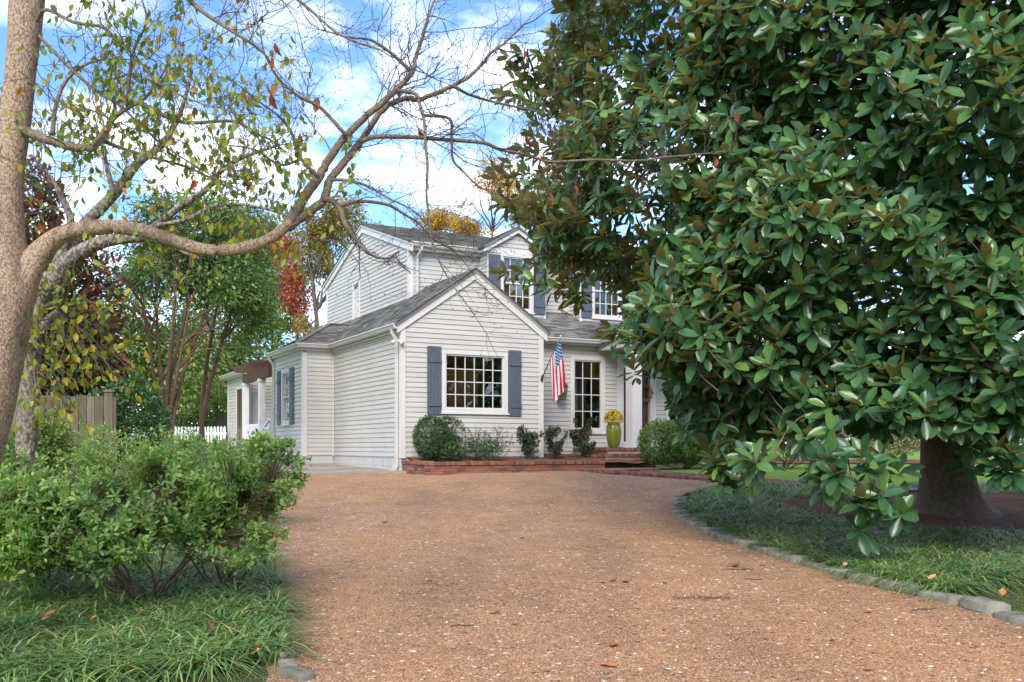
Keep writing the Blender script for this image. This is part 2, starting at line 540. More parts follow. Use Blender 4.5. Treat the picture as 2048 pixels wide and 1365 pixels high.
c = mixc(t, 1.0, c, ramp(t, s3.outputs[0], [(0.0, (0.9, 0.9, 0.9)), (0.5, (1, 1, 1)), (1.0, (1.1, 1.1, 1.1))]), 'MULTIPLY')
# one damp dark patch
dv = nn(t, 'ShaderNodeVectorMath', operation='SUBTRACT'); t.links.new(pos, dv.inputs[0]); dv.inputs[1].default_value = (1.42, 7.15, 0.29)
dm = nn(t, 'ShaderNodeMapping'); dm.inputs['Scale'].default_value = (2.0, 7.0, 0.0); t.links.new(dv.outputs[0], dm.inputs[0])
dl = nn(t, 'ShaderNodeVectorMath', operation='LENGTH'); t.links.new(dm.outputs[0], dl.inputs[0])
dd = math_(t, 'ADD', dl.outputs['Value'], math_(t, 'MULTIPLY', noise(t, 6, 4, world=True), 0.9))
c = mixc(t, ramp(t, dd, [(0.75, (0.72, 0.72, 0.72)), (1.5, (0, 0, 0))]), c, (0.045, 0.03, 0.02))
t.links.new(c, b.inputs['Base Color']); b.inputs['Roughness'].default_value = 0.8; b.inputs['Specular IOR Level'].default_value = 0.3
bump(t, b, math_(t, 'SUBTRACT', 1.0, v1.outputs['Distance']), 0.55, 0.012)

DLx = DL = [(-12, -1.6), (0, -1.2), (4, -1.05), (5.08, -1.12), (5.77, -1.36), (7.28, -1.75), (9, -2.25), (11, -2.95), (13, -3.75), (15.25, -4.6), (17.5, -5.3), (19.8, -6.3), (21.3, -6.4)]
DR = [(-12, 3.6), (0, 3.55), (4, 3.5), (5.6, 3.48), (6.36, 3.40), (7.18, 3.24), (7.94, 2.86), (9.36, 2.48), (10.4, 2.27), (11.97, 2.15), (13.1, 2.2), (15.25, 2.62), (17.35, 3.45), (18.5, 4.2), (19.3, 3.9), (21.2, 2.6), (22.5, 1.6)]
drive_b = lambda x, y: 0.012*math.sin(0.9*x+1.3*math.sin(y*0.35)) + 0.008*math.sin(2.7*x+y*0.5) + 0.006*math.sin(1.9*y+x)
sheet_poly('gravel_driveway', rows_from([(y, x-0.16) for y, x in DL], DR, -12, 22.5, 0.35), m_grav, 0.02, bumpf=drive_b, cell=0.25)

# planting beds: sheets of soil
BL_R = [(y, x - 0.10) for y, x in DL]
sheet_poly('planting_bed', rows_from([(-12, -9), (22, -9)], BL_R, 4.85, 19.5, 0.5), m_soil, 0.012)
sheet_poly('planting_bed', rows_from([(y, x - 0.02) for y, x in DR], [(3, 12), (6.7, 12), (7, 12), (18.6, 12)], 6.75, 18.4, 0.4), m_soil, 0.010)
tr = []
for y in np.arange(10.25, 16.36, 0.15):
    k = math.sqrt(max(0, 1 - ((y - 13.3) / 3.08) ** 2))
    tr.append((y, 6.9 - 3.35 * k, 6.9 + 4.6 * k))
sheet_poly('pine_straw_bed', tr, m_mulch, 0.03, bumpf=lambda x, y: 0.05*math.exp(-((x-5.7)**2+(y-12.7)**2)/1.5) + 0.012*math.sin(5*x+2*y) + 0.01*math.sin(7*y-3*x))

# ------------------------------------------------------------------ house materials
def siding_mat(name, col):
    m, t, b, o = nodes(name)
    oi = nn(t, 'ShaderNodeObjectInfo')
    base = ramp(t, oi.outputs['Random'], [(0, tuple(x*0.955 for x in col)), (1, tuple(min(1, x*1.02) for x in col))])
    dirt = noise(t, 2.2, 6, 0.65, stretch=(0.7, 0.7, 2.0)); fine = noise(t, 26, 4, 0.6, stretch=(0.15, 0.15, 1))
    c = mixc(t, 1.0, base, ramp(t, dirt, [(0.3, (0.90, 0.895, 0.88)), (0.6, (1, 1, 1))]), 'MULTIPLY')
    c = mixc(t, 1.0, c, ramp(t, fine, [(0.3, (0.965, 0.965, 0.96)), (0.6, (1, 1, 1))]), 'MULTIPLY')
    t.links.new(c, b.inputs['Base Color']); b.inputs['Roughness'].default_value = 0.55
    bump(t, b, noise(t, 40, 3, stretch=(0.1, 0.1, 1)), 0.08, 0.005)
    return m
m_side = siding_mat('white_siding', (0.495, 0.478, 0.445))
m_trim = simple('white_trim', (0.57, 0.56, 0.54), 0.45, 0.05, 2.0)
m_gut = simple('gutter_paint', (0.53, 0.505, 0.475), 0.4, 0.06, 2.5)
m_found = simple('painted_block', (0.46, 0.47, 0.46), 0.8, 0.10, 3, 0.4, 60)
m_shut = simple('slate_shutter', (0.072, 0.093, 0.122), 0.5, 0.10, 6, 0.1, 50)
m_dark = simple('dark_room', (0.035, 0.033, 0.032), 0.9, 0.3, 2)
m_wood = simple('cabinet_wood', (0.42, 0.19, 0.06), 0.5, 0.25, 4, stretch=(3, 3, 0.4))
m_blind = simple('window_blind', (0.62, 0.62, 0.57), 0.9, 0.05, 3)
m_iron = simple('black_iron', (0.018, 0.02, 0.02), 0.5, 0.2, 8)
m_door = simple('brown_door', (0.085, 0.042, 0.026), 0.4, 0.2, 5, stretch=(3, 3, 0.5))
m_perg = simple('stained_timber', (0.085, 0.045, 0.028), 0.7, 0.3, 8, 0.3, 40, stretch=(1, 1, 1))
m_metal = simple('standing_seam', (0.075, 0.078, 0.085), 0.45, 0.15, 2)
m_conc, t, b, o_ = nodes('stained_concrete')
c = ramp(t, noise(t, 1.6, 7, 0.7), [(0.3, (0.16, 0.14, 0.115)), (0.55, (0.29, 0.25, 0.20)), (0.75, (0.38, 0.34, 0.29))])
t.links.new(c, b.inputs['Base Color']); b.inputs['Roughness'].default_value = 0.85; bump(t, b, noise(t, 50, 4), 0.2, 0.01)

def shingle_mat(name, stops):
    m, t, b, o = nodes(name)
    g = nn(t, 'ShaderNodeNewGeometry')
    c = ramp(t, g.outputs['Random Per Island'], stops)
    c = mixc(t, 1.0, c, ramp(t, noise(t, 1.1, 5, world=True), [(0.3, (0.72, 0.72, 0.70)), (0.65, (1.12, 1.12, 1.1))]), 'MULTIPLY')
    c = mixc(t, 1.0, c, ramp(t, noise(t, 45, 3, world=True), [(0.3, (0.75, 0.75, 0.75)), (0.7, (1.2, 1.2, 1.2))]), 'MULTIPLY')
    t.links.new(c, b.inputs['Base Color']); b.inputs['Roughness'].default_value = 0.9; b.inputs['Specular IOR Level'].default_value = 0.2
    bump(t, b, noise(t, 120, 2, world=True), 0.4, 0.01)
    return m
m_shing = shingle_mat('grey_shingles', [(0, (0.085, 0.085, 0.08)), (0.5, (0.15, 0.15, 0.14)), (1, (0.225, 0.22, 0.205))])

m_glass, t, b, o_ = nodes('window_glass')
tp = nn(t, 'ShaderNodeBsdfTransparent'); tp.inputs[0].default_value = (0.78, 0.82, 0.80, 1)
gl = nn(t, 'ShaderNodeBsdfGlossy'); gl.inputs['Roughness'].default_value = 0.015; gl.inputs['Color'].default_value = (0.95, 0.97, 1, 1)
lw = nn(t, 'ShaderNodeFresnel'); lw.inputs['IOR'].default_value = 1.6
wv = noise(t, 2.2, 2)
bp = nn(t, 'ShaderNodeBump'); bp.inputs['Strength'].default_value = 0.05; bp.inputs['Distance'].default_value = 0.02
t.links.new(wv, bp.inputs['Height']); t.links.new(bp.outputs[0], gl.inputs['Normal'])
ms = nn(t, 'ShaderNodeMixShader')
t.links.new(math_(t, 'ADD', lw.outputs[0], 0.07), ms.inputs[0]); t.links.new(tp.outputs[0], ms.inputs[1]); t.links.new(gl.outputs[0], ms.inputs[2])
t.links.new(ms.outputs[0], o_.inputs[0])

m_brick, t, b, o_ = nodes('red_brick')
oi = nn(t, 'ShaderNodeObjectInfo')
c = ramp(t, oi.outputs['Random'], [(0, (0.09, 0.055, 0.045)), (0.15, (0.16, 0.068, 0.048)), (0.45, (0.23, 0.085, 0.055)), (0.75, (0.30, 0.11, 0.068)), (0.9, (0.25, 0.145, 0.10)), (1, (0.16, 0.12, 0.10))])
c = mixc(t, 0.55, c, mixc(t, 1.0, c, ramp(t, noise(t, 22, 5, 0.7, world=True), [(0.3, (0.4, 0.42, 0.42)), (0.7, (1.5, 1.4, 1.3))]), 'MULTIPLY'))
c = mixc(t, ramp(t, noise(t, 3.0, 5, 0.7, world=True), [(0.58, (0, 0, 0)), (0.75, (0.35, 0.35, 0.35))]), c, (0.16, 0.15, 0.11))
t.links.new(c, b.inputs['Base Color']); b.inputs['Roughness'].default_value = 0.85; bump(t, b, noise(t, 60, 4, world=True), 0.4, 0.008)
m_mort = simple('mortar', (0.33, 0.28, 0.22), 0.95, 0.2, 12, 0.4, 60)

# ------------------------------------------------------------------ house
HA = math.atan2(1920, 3676)
HO = np.array([(803-CX)/FPX*21.8, 21.8])
HU = np.array([math.cos(HA), math.sin(HA)]); HV = np.array([-math.sin(HA), math.cos(HA)])
def hw(u, v, z=0.0):
    p = HO + u*HU + v*HV
    return np.array([p[0], p[1], z])
house = empty('house', (HO[0], HO[1], 0.0), HA, 'white clapboard two-storey house with slate-blue shutters and grey shingle roofs', 'house')

class Plane2:
    """a wall plane: s runs along it, t outwards"""
    def __init__(s, kind, c): s.k = kind; s.c = c
    def __call__(s, a, z, t=0.0):
        if s.k == 'front': return (a, s.c - t, z)
        if s.k == 'left': return (s.c - t, a, z)
        if s.k == 'right': return (s.c + t, a, z)
    def box(s, mb, a0, a1, z0, z1, t0, t1):
        q = [s(a0, z0, t0), s(a1, z0, t0), s(a1, z1, t0), s(a0, z1, t0)]
        r = [s(a0, z0, t1), s(a1, z0, t1), s(a1, z1, t1), s(a0, z1, t1)]
        return mb.hexa(q, r)

def minus(rect, holes):
    rects = [rect]
    for (h0, h1, g0, g1) in holes:
        nxt = []
        for (a0, a1, z0, z1) in rects:
            if h0 >= a1 or h1 <= a0 or g0 >= z1 or g1 <= z0: nxt.append((a0, a1, z0, z1)); continue
            if z0 < g0: nxt.append((a0, a1, z0, g0))
            if z1 > g1: nxt.append((a0, a1, g1, z1))
            y0, y1 = max(z0, g0), min(z1, g1)
            if a0 < h0: nxt.append((a0, h0, y0, y1))
            if a1 > h1: nxt.append((h1, a1, y0, y1))
        rects = nxt
    return rects

EXPO = 0.114
def clapboard(name, pl, a0, a1, z0, z1, holes=(), lim=None, mat=None, start=1.234):
    """a wall whose courses are single boards; lim(z) -> (amin, amax) for gables"""
    mat = mat or m_side
    wall = MB()   # sheathing strip at the foot that carries the boards
    pl.box(wall, a0+0.02, a1-0.02, z0+0.01, z0+0.05, -0.035, -0.005)
    w = wall.build(name, mat, house)
    k = math.floor((z0 - start) / EXPO + 1e-6)
    z = start + k * EXPO
    jit = random.Random(int(a0*100 + z0*1000))
    while z < z1 - 0.01:
        lo, hi = max(z, z0), min(z + EXPO, z1)
        for (p0, p1, q0, q1) in minus((a0, a1, lo, hi), holes):
            if lim:
                b0, b1 = lim(q0); t0, t1 = lim(q1)
                bl, br, tl, tr_ = max(p0, b0), min(p1, b1), max(p0, t0), min(p1, t1)
                if br - bl < 0.03: continue
                if tr_ < tl: tl = tr_ = (tl+tr_)/2
            else: bl, br, tl, tr_ = p0, p1, p0, p1
            f0 = 0.021 - 0.017*(q0 - z)/EXPO + jit.uniform(-0.0015, 0.0015); f1 = 0.021 - 0.017*(q1 - z)/EXPO
            e0, e1 = (-0.008 if q0 > z + 1e-5 else 0.0), 0.004
            front = [pl(bl, q0, f0), pl(br, q0, f0), pl(tr_, q1+e1, f1), pl(tl, q1+e1, f1)]
            back = [pl(bl, q0, -0.03), pl(br, q0, -0.03), pl(tr_, q1+e1, -0.03), pl(tl, q1+e1, -0.03)]
            MB().hexa(back, front).build('siding_board', mat, w)
        z += EXPO
    return w

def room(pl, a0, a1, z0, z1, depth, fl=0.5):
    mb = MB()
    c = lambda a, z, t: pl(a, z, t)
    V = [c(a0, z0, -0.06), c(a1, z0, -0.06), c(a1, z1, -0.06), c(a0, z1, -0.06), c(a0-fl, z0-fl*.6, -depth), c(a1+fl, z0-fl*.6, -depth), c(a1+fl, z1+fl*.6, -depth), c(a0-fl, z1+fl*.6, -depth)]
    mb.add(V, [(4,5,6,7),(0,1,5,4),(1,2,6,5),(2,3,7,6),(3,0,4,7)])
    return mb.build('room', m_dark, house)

def window(pl, o0, o1, z0, z1, cols, rows, tw=0.085, split=False, sill=True, blind=False, depth=1.4, head=0.0):
    """o0..z1: outer edges of the casing"""
    g0, g1, h0, h1 = o0+tw, o1-tw, z0+tw*0.9, z1-tw
    fr = MB()
    pl.box(fr, o0, g0, z0, z1, -0.05, 0.038); pl.box(fr, g1, o1, z0, z1, -0.05, 0.038)
    pl.box(fr, g0, g1, h1, z1, -0.05, 0.037); pl.box(fr, g0, g1, z0, h0, -0.05, 0.037)
    pl.box(fr, g0, g0+0.03, h0, h1, -0.05, 0.012); pl.box(fr, g1-0.03, g1, h0, h1, -0.05, 0.012)
    pl.box(fr, g0+0.03, g1-0.03, h1-0.035, h1, -0.05, 0.011); pl.box(fr, g0+0.03, g1-0.03, h0, h0+0.035, -0.05, 0.011)
    w = fr.build('window', m_trim, house)
    if sill:
        s = MB(); pl.box(s, o0-0.03, o1+0.03, z0-0.035, z0, -0.02, 0.065); s.build('sill', m_trim, w)
    if head:
        s = MB(); pl.box(s, o0-0.02, o1+0.02, z1, z1+head, -0.02, 0.055); s.build('head_trim', m_trim, w)
    i0, i1, j0, j1 = g0+0.03, g1-0.03, h0+0.035, h1-0.035
    mu = 0.022
    bands = [(j0, j1, rows, -0.02)]
    if split:
        mid = (j0+j1)/2; bands = [(j0, mid-0.02, rows//2, -0.028), (mid+0.02, j1, rows//2, -0.004)]
        s = MB(); pl.box(s, i0, i1, mid-0.02, mid+0.02, -0.05, 0.006); s.build('meeting_rail', m_trim, w)
    for (y0, y1, nr, tt) in bands:
        cw, ch = (i1-i0)/cols, (y1-y0)/nr
        mb = MB()
        for k in range(1, cols): pl.box(mb, i0+k*cw-mu/2, i0+k*cw+mu/2, y0, y1, tt-0.025, tt)
        for k in range(1, nr): pl.box(mb, i0, i1, y0+k*ch-mu/2, y0+k*ch+mu/2, tt-0.024, tt-0.001)
        mb.build('muntin_grid', m_trim, w)
        for r_ in range(nr):
            for q in range(cols):
                p = MB(); tl = random.uniform(-0.003, 0.003)
                p.add([pl(i0+q*cw, y0+r_*ch, tt-0.014+tl), pl(i0+(q+1)*cw, y0+r_*ch, tt-0.014), pl(i0+(q+1)*cw, y0+(r_+1)*ch, tt-0.014-tl), pl(i0+q*cw, y0+(r_+1)*ch, tt-0.014)], [(0,1,2,3)])
                p.build('pane', m_glass, w)
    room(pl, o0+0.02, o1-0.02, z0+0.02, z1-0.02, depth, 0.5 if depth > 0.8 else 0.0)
    if blind:
        s = MB(); s0 = (j0+j1)/2+0.02
        for k in range(7):
            zz_ = s0 + (j1-s0)*k/7
            pl.box(s, i0, i1-0.12, zz_, zz_+(j1-s0)/7-0.004, -0.12, -0.10+0.01*(k % 2))
        s.build('blind', m_blind, w)
    return (o0, o1, z0, z1)

def shutter(pl, a0, a1, z0, z1, n=4):
    base = MB(); pl.box(base, a0, a1, z0+0.01, z1-0.01, 0.022, 0.032)
    s = base.build('shutter', m_shut, house)
    wd = (a1-a0)/n
    for k in range(n):
        mb = MB(); pl.box(mb, a0+k*wd+0.0025, a0+(k+1)*wd-0.0025, z0+random.uniform(0, .004), z1, 0.030, 0.052+0.001*(k % 2)); mb.build('board', m_shut, s)
    hh = z1-z0
    for zc in (z0+hh*0.16, z0+hh*0.80):
        mb = MB(); pl.box(mb, a0+0.03, a1-0.005, zc-0.055, zc+0.055, 0.051, 0.075); mb.build('batten', m_shut, s)

def part(name, mat, build, smooth=False):
    mb = MB(); build(mb); return mb.build(name, mat, house, smooth)

def clip2(poly, a, b, c):
    """keep a*x+b*y<=c"""
    out_ = []
    for i in range(len(poly)):
        p, q = poly[i], poly[(i+1) % len(poly)]
        dp, dq = a*p[0]+b*p[1]-c, a*q[0]+b*q[1]-c
        if dp <= 0: out_.append(p)
        if dp*dq < 0:
            t_ = dp/(dp-dq); out_.append((p[0]+(q[0]-p[0])*t_, p[1]+(q[1]-p[1])*t_))
    return out_

def roof_slope(pts, eave, mat=None, course=0.135, tab=0.30, name='roof', thick=0.05):
    """shingled slope: deck plus overlapping tabs, courses parallel to eave"""
    mat = mat or m_shing
    P = [Vector(p) for p in pts]; e = Vector(eave).normalized()
    n = (P[1]-P[0]).cross(P[2]-P[0]).normalized()
    if n.z < 0: n = -n
    u = n.cross(e).normalized()
    if u.z < 0: u = -u
    o0 = min(P, key=lambda p: p.dot(u))
    q = [((p-o0).dot(e), (p-o0).dot(u)) for p in P]
    deck = MB(); deck.hexa([p - n*thick for p in P], [p - n*0.004 for p in P])
    d = deck.build(name, m_shing, house)
    mb = MB(); bmax = max(y for x, y in q); amin = min(x for x, y in q); amax = max(x for x, y in q)
    rr = random.Random(int(abs(pts[0][0]*37+pts[0][1]*91)*10)); k = 0; y = 0.0
    while y < bmax:
        row = clip2(clip2(q, 0, -1, -y), 0, 1, y+course)
        if len(row) >= 3:
            x = amin - rr.random()*tab
            while x < amax:
                wd = tab*rr.uniform(0.75, 1.25)
                c_ = clip2(clip2(row, -1, 0, -x), 1, 0, x+wd-0.004)
                if len(c_) >= 3:
                    lift = rr.uniform(0.009, 0.017)
                    f = lambda p: o0 + e*p[0] + u*p[1] + n*(0.001 + lift*(1-(p[1]-y)/course))
                    bq = [o0 + e*p[0] + u*p[1] - n*0.003 for p in c_]
                    mb.hexa(bq, [f(p) for p in c_])
                x += wd
        y += course; k += 1
    s = mb.build('shingles', mat, d); s['kind'] = 'stuff'
    return d

FR, LF = (lambda v: Plane2('front', v)), (lambda u: Plane2('left', u))
GUT = [(0, 0), (0.065, 0), (0.085, 0.03), (0.095, 0.075), (0.12, 0.085), (0.12, 0.115), (0, 0.115)]

# --- front wing (gable end towards the drive)
Wd = 3.66; SL = 0.70; APX = (Wd/2, 5.60)
wp = FR(0.0)
rk = lambda z: (max(0.0, (z-4.20)/SL - 0.10), min(Wd, Wd - ((z-4.20)/SL - 0.10)))
win1 = (0.98, 2.70, 2.26, 3.72)
clapboard('front_wall', wp, 0.0, Wd, 1.21, 5.42, [win1], rk)
window(wp, *win1, 6, 4, tw=0.10, depth=1.6)
part('cabinet', m_wood, lambda mb: mb.box(1.35, 2.15, 0.45, 0.80, 2.0, 3.25).box(1.30, 2.20, 0.41, 0.83, 3.25, 3.31))
shutter(wp, 0.62, 0.96, 2.20, 3.78); shutter(wp, 2.72, 3.06, 2.20, 3.78)
part('corner_board', m_trim, lambda mb: mb.box(-0.028, 0.09, -0.030, 0.0, 1.20, 4.30).box(-0.0285, 0.0, 0.0, 0.09, 1.20, 4.22))
part('corner_board', m_trim, lambda mb: mb.box(Wd-0.10, Wd+0.028, -0.030, 0.0, 1.20, 4.30).box(Wd, Wd+0.028, 0.0, 0.09, 1.20, 4.22))
lw_ = LF(0.0)
clapboard('side_wall', lw_, 0.09, 5.13, 1.21, 4.13)
part('foundation', m_found, lambda mb: mb.box(0.015, Wd-0.02, 0.02, 0.3, 0.5, 1.22).box(0.012, 0.3, 0.30, 5.2, 0.5, 1.22))
def blocks(mb, pl, a0, a1, z1):
    r_ = 0; z = z1
    while z > 0.7:
        x = a0 - (0.2 if r_ % 2 else 0)
        while x < a1:
            b0, b1 = max(x, a0), min(x+0.395, a1)
            if b1-b0 > 0.05: pl.box(mb, b0, b1-0.006, z-0.197, z, 0.0, 0.012)
            x += 0.4
        z -= 0.203; r_ += 1
part('block_course', m_found, lambda mb: blocks(mb, LF(0.012), 0.02, 5.12, 1.21))
# rakes, fascia
def rake(mb, c, z0, z1, half, v, h=0.17, th=0.03):
    for s in (-1, 1):
        a = (c + s*half, z0); b_ = (c, z1)
        mb.hexa([(a[0], v, a[1]-h), (b_[0], v, b_[1]-h), (b_[0], v, b_[1]), (a[0], v, a[1])], [(a[0], v-th, a[1]-h), (b_[0], v-th, b_[1]-h), (b_[0], v-th, b_[1]), (a[0], v-th, a[1])])
part('rake_board', m_trim, lambda mb: rake(mb, Wd/2, 4.235, 5.60, 1.95, -0.02, 0.20, 0.035))
part('rake_cap', m_gut, lambda mb: rake(mb, Wd/2, 4.262, 5.635, 1.96, -0.054, 0.055, 0.035))
ZR = lambda u: 4.21 + SL*(u+0.17)
roof_slope([(-0.20, -0.11, ZR(-0.20)+.06), (-0.20, 4.97, ZR(-0.20)+.06), (Wd/2, 4.97, ZR(Wd/2)+.06), (Wd/2, -0.11, ZR(Wd/2)+.06)], (0, 1, 0))
roof_slope([(-0.20, 4.97, ZR(-0.20)+.058), (-0.20, 11.7, ZR(-0.20)+.058), (1.45, 11.7, ZR(1.45)+.058), (1.45, 4.97, ZR(1.45)+.058)], (0, 1, 0))
roof_slope([(Wd+0.20, -0.11, ZR(-0.20)+.06), (Wd/2, -0.11, ZR(Wd/2)+.06), (Wd/2, 3.2, ZR(Wd/2)+.06), (Wd+0.20, 3.2, ZR(-0.20)+.06)], (0, 1, 0))
part('rake_edge', m_iron, lambda mb: rake(mb, Wd/2, 4.285, 5.665, 1.985, -0.055, 0.022, 0.062))

# --- bay on the left side
v1, v2, u1 = 5.13, 8.30, -0.86
clapboard('bay_front_wall', FR(v1), u1, 0.0, 1.22, 4.13)
win2 = (6.42, 7.36, 2.10, 3.68)
clapboard('bay_side_wall', LF(u1), v1, v2, 1.22, 4.13, [win2])
window(LF(u1), *win2, 3, 4, tw=0.09, split=True, depth=1.0)
shutter(LF(u1), 5.98, 6.40, 2.10, 3.68); shutter(LF(u1), 7.40, 7.80, 2.10, 3.68)
part('corner_board', m_trim, lambda mb: mb.box(u1-0.028, u1+0.10, v1-0.03, v1, 1.20, 4.13).box(u1-0.028, u1, v1, v1+0.10, 1.20, 4.13))
part('corner_board', m_trim, lambda mb: mb.box(-0.05, -0.021, v1-0.05, v1-0.022, 1.20, 4.13))
part('corner_board', m_trim, lambda mb: mb.box(u1-0.027, u1, v2-0.10, v2+0.03, 1.20, 4.13).box(u1, u1+0.1, v2, v2+0.03, 1.2, 4.13))
part('foundation', m_found, lambda mb: mb.box(u1+0.012, 0.0, v1+0.012, v2-0.02, 0.5, 1.22))
part('block_course', m_found, lambda mb: blocks(mb, LF(u1+0.012), v1+0.02, v2-0.03, 1.21))
part('block_course', m_found, lambda mb: blocks(mb, FR(v1+0.012), u1+0.02, -0.002, 1.21))
part('foundation_vent', m_gut, lambda mb: [LF(u1).box(mb, 6.62, 7.0, 0.99+0.03*k, 1.005+0.03*k, -0.02, 0.012) for k in range(6)])
rz_, e_ = 5.02, 4.26
hipA, hipB = (0.32, 6.65, rz_), (1.2, 6.65, rz_)
roof_slope([(-1.06, 4.93, e_), (hipB[0], 4.93, e_), hipB, hipA], (1, 0, 0))
roof_slope([(-1.06, 4.93, e_), hipA, (-1.06, 8.50, e_)], (0, 1, 0))
roof_slope([(-1.06, 8.50, e_), (hipB[0], 8.50, e_), hipB, hipA], (1, 0, 0))
part('ridge_cap', m_shing, lambda mb: mb.beam((-1.06, 4.93, e_+.015), (0.32, 6.65, rz_+.015), 0.16, 0.02).beam((0.32, 6.65, rz_+.015), (0.95, 6.65, rz_+.015), 0.16, 0.02))
GP = [(-0.98, 8.52, 4.135), (-0.98, 5.01, 4.135), (-0.12, 5.01, 4.135), (-0.12, -0.06, 4.135)]
part('gutter', m_gut, lambda mb: mb.sweep(GUT, GP))
part('fascia', m_trim, lambda mb: mb.sweep([(-0.03, -0.06), (0, -0.06), (0, 0.11), (-0.03, 0.11)], GP))
part('soffit', m_trim, lambda mb: mb.box(-0.12, 0.0, -0.02, 5.01, 4.09, 4.12).box(-0.98, 0.0, 5.01, 5.13, 4.085, 4.115).box(-0.98, u1, 5.13, 8.5, 4.09, 4.12))
part('frieze_board', m_trim, lambda mb: mb.box(-0.03, 0.0, 0.09, 5.10, 4.02, 4.09).box(u1, -0.03, v1-0.03, v1, 4.02, 4.085).box(u1-0.03, u1, v1+.1, v2-.1, 4.02, 4.09))
DS = [(-0.035, -0.028), (0.035, -0.028), (0.035, 0.028), (-0.035, 0.028)]
def dspout(name, path, up):
    return part(name, m_gut, lambda mb: mb.sweep(DS, path, up))
dspout('downspout', [(-0.17, 0.16, 4.16), (-0.17, 0.16, 4.05), (-0.065, 0.16, 3.90), (-0.062, 0.16, 1.05), (-0.14, 0.12, 0.93), (-0.32, 0.02, 0.89)], (0, 1, 0.001))
dspout('downspout', [(-1.03, 8.20, 4.16), (-1.03, 8.20, 4.05), (u1-0.065, 8.20, 3.90), (u1-0.065, 8.20, 0.98)], (0, 1, 0.001))

# --- rear recess, rear block
clapboard('recess_side_wall', LF(0.0), v2, 11.9, 1.22, 4.2)
clapboard('rear_front_wall', FR(11.9), u1, 0.0, 1.22, 4.05)
rd = (12.65, 13.75, 1.20, 3.50)
clapboard('rear_side_wall', LF(u1), 11.9, 15.2, 0.95, 3.98, [rd])
part('rear_door', m_door, lambda mb: [LF(u1).box(mb, 12.72, 13.68, 1.2, 3.45, -0.03, 0.0)] + [LF(u1).box(mb, 12.82+0.42*k, 13.16+0.42*k, z0, z1, 0.0, 0.012) for k in (0, 1) for z0, z1 in ((1.35, 2.0), (2.12, 3.33))])
part('door_casing', m_trim, lambda mb: [LF(u1).box(mb, 12.65, 12.72, 1.2, 3.52, -0.02, 0.03), LF(u1).box(mb, 13.68, 13.75, 1.2, 3.52, -0.02, 0.03), LF(u1).box(mb, 12.72, 13.68, 3.45, 3.52, -0.02, 0.029)])
part('corner_board', m_trim, lambda mb: mb.box(u1-0.028, u1+0.09, 11.87, 11.9, 0.95, 3.98).box(u1-0.028, u1, 11.9, 12.0, 0.95, 3.98))
part('corner_board', m_trim, lambda mb: mb.box(u1-0.028, u1, 15.1, 15.22, 0.95, 3.98))
roof_slope([(-1.12, 11.65, 4.02), (1.6, 11.65, 5.30), (1.6, 15.5, 5.30), (-1.12, 15.5, 4.02)], (0, 1, 0))
part('gutter', m_gut, lambda mb: mb.sweep(GUT, [(-1.04, 15.5, 3.90), (-1.04, 11.66, 3.90)]))
part('soffit', m_trim, lambda mb: mb.box(-1.04, u1, 11.7, 15.4, 3.87, 3.90))
part('foundation', m_found, lambda mb: mb.box(u1+0.01, 1.5, 11.95, 15.15, 0.5, 1.0).box(0.01, 0.3, v2, 11.9, 0.5, 1.23))

# --- upper storey
um, ue = 1.37, 11.4
RZ = lambda v: 6.80 + 0.318*(min(v, 13.34-v)-2.68)
ul = LF(um)
rk2 = lambda z: (3.0 + max(0, (z-6.72)/0.318), 10.34 - max(0, (z-6.72)/0.318))
win3 = (6.95, 7.62, 5.26, 6.42)
clapboard('upper_side_wall', ul, 3.0, 10.34, 4.75, 7.95, [win3], rk2)
window(ul, *win3, 3, 3, tw=0.075, sill=True, depth=0.9)
part('corner_board', m_trim, lambda mb: mb.box(um-0.028, um+0.10, 2.97, 3.0, 4.7, 6.75).box(um-0.028, um, 3.0, 3.10, 4.7, 6.72))
part('corner_board', m_trim, lambda mb: mb.box(um-0.028, um, 10.25, 10.36, 4.7, 6.72))
def rake_u(mb, u, z0, z1, c, half, h, th):
    for s in (-1, 1):
        mb.hexa([(u, c+s*half, z0-h), (u, c, z1-h), (u, c, z1), (u, c+s*half, z0)], [(u-th, c+s*half, z0-h), (u-th, c, z1-h), (u-th, c, z1), (u-th, c+s*half, z0)])
part('rake_board', m_trim, lambda mb: rake_u(mb, um-0.02, 6.72, 7.99, 6.67, 3.98, 0.20, 0.04))
part('rake_cap', m_gut, lambda mb: rake_u(mb, um-0.058, 6.745, 8.02, 6.67, 4.0, 0.06, 0.035))
part('rake_edge', m_iron, lambda mb: rake_u(mb, um-0.05, 6.77, 8.045, 6.67, 4.02, 0.02, 0.062))
roof_slope([(um-0.10, 2.66, 6.79), (ue+0.1, 2.66, 6.79), (ue+0.1, 6.67, 8.06), (um-0.10, 6.67, 8.06)], (1, 0, 0))
roof_slope([(um-0.10, 10.68, 6.79), (ue+0.1, 10.68, 6.79), (ue+0.1, 6.67, 8.06), (um-0.10, 6.67, 8.06)], (1, 0, 0), course=0.3, tab=0.8)
uw = FR(3.0)
clapboard('upper_front_wall', uw, um+0.10, ue, 4.75, 6.62)
part('upper_end_wall', m_side, lambda mb: mb.hexa([(ue, 3.0, 0.8), (ue, 10.34, 0.8), (ue, 10.34, 6.75), (ue, 6.67, 7.95), (ue, 3.0, 6.75)], [(ue+.02, 3.0, 0.8), (ue+.02, 10.34, 0.8), (ue+.02, 10.34, 6.75), (ue+.02, 6.67, 7.95), (ue+.02, 3.0, 6.75)]))
part('rear_wall', m_side, lambda mb: mb.box(um, ue, 10.34, 10.38, 0.8, 6.75))
UGP = [(um-0.08, 2.78, 6.665), (ue, 2.78, 6.665)]
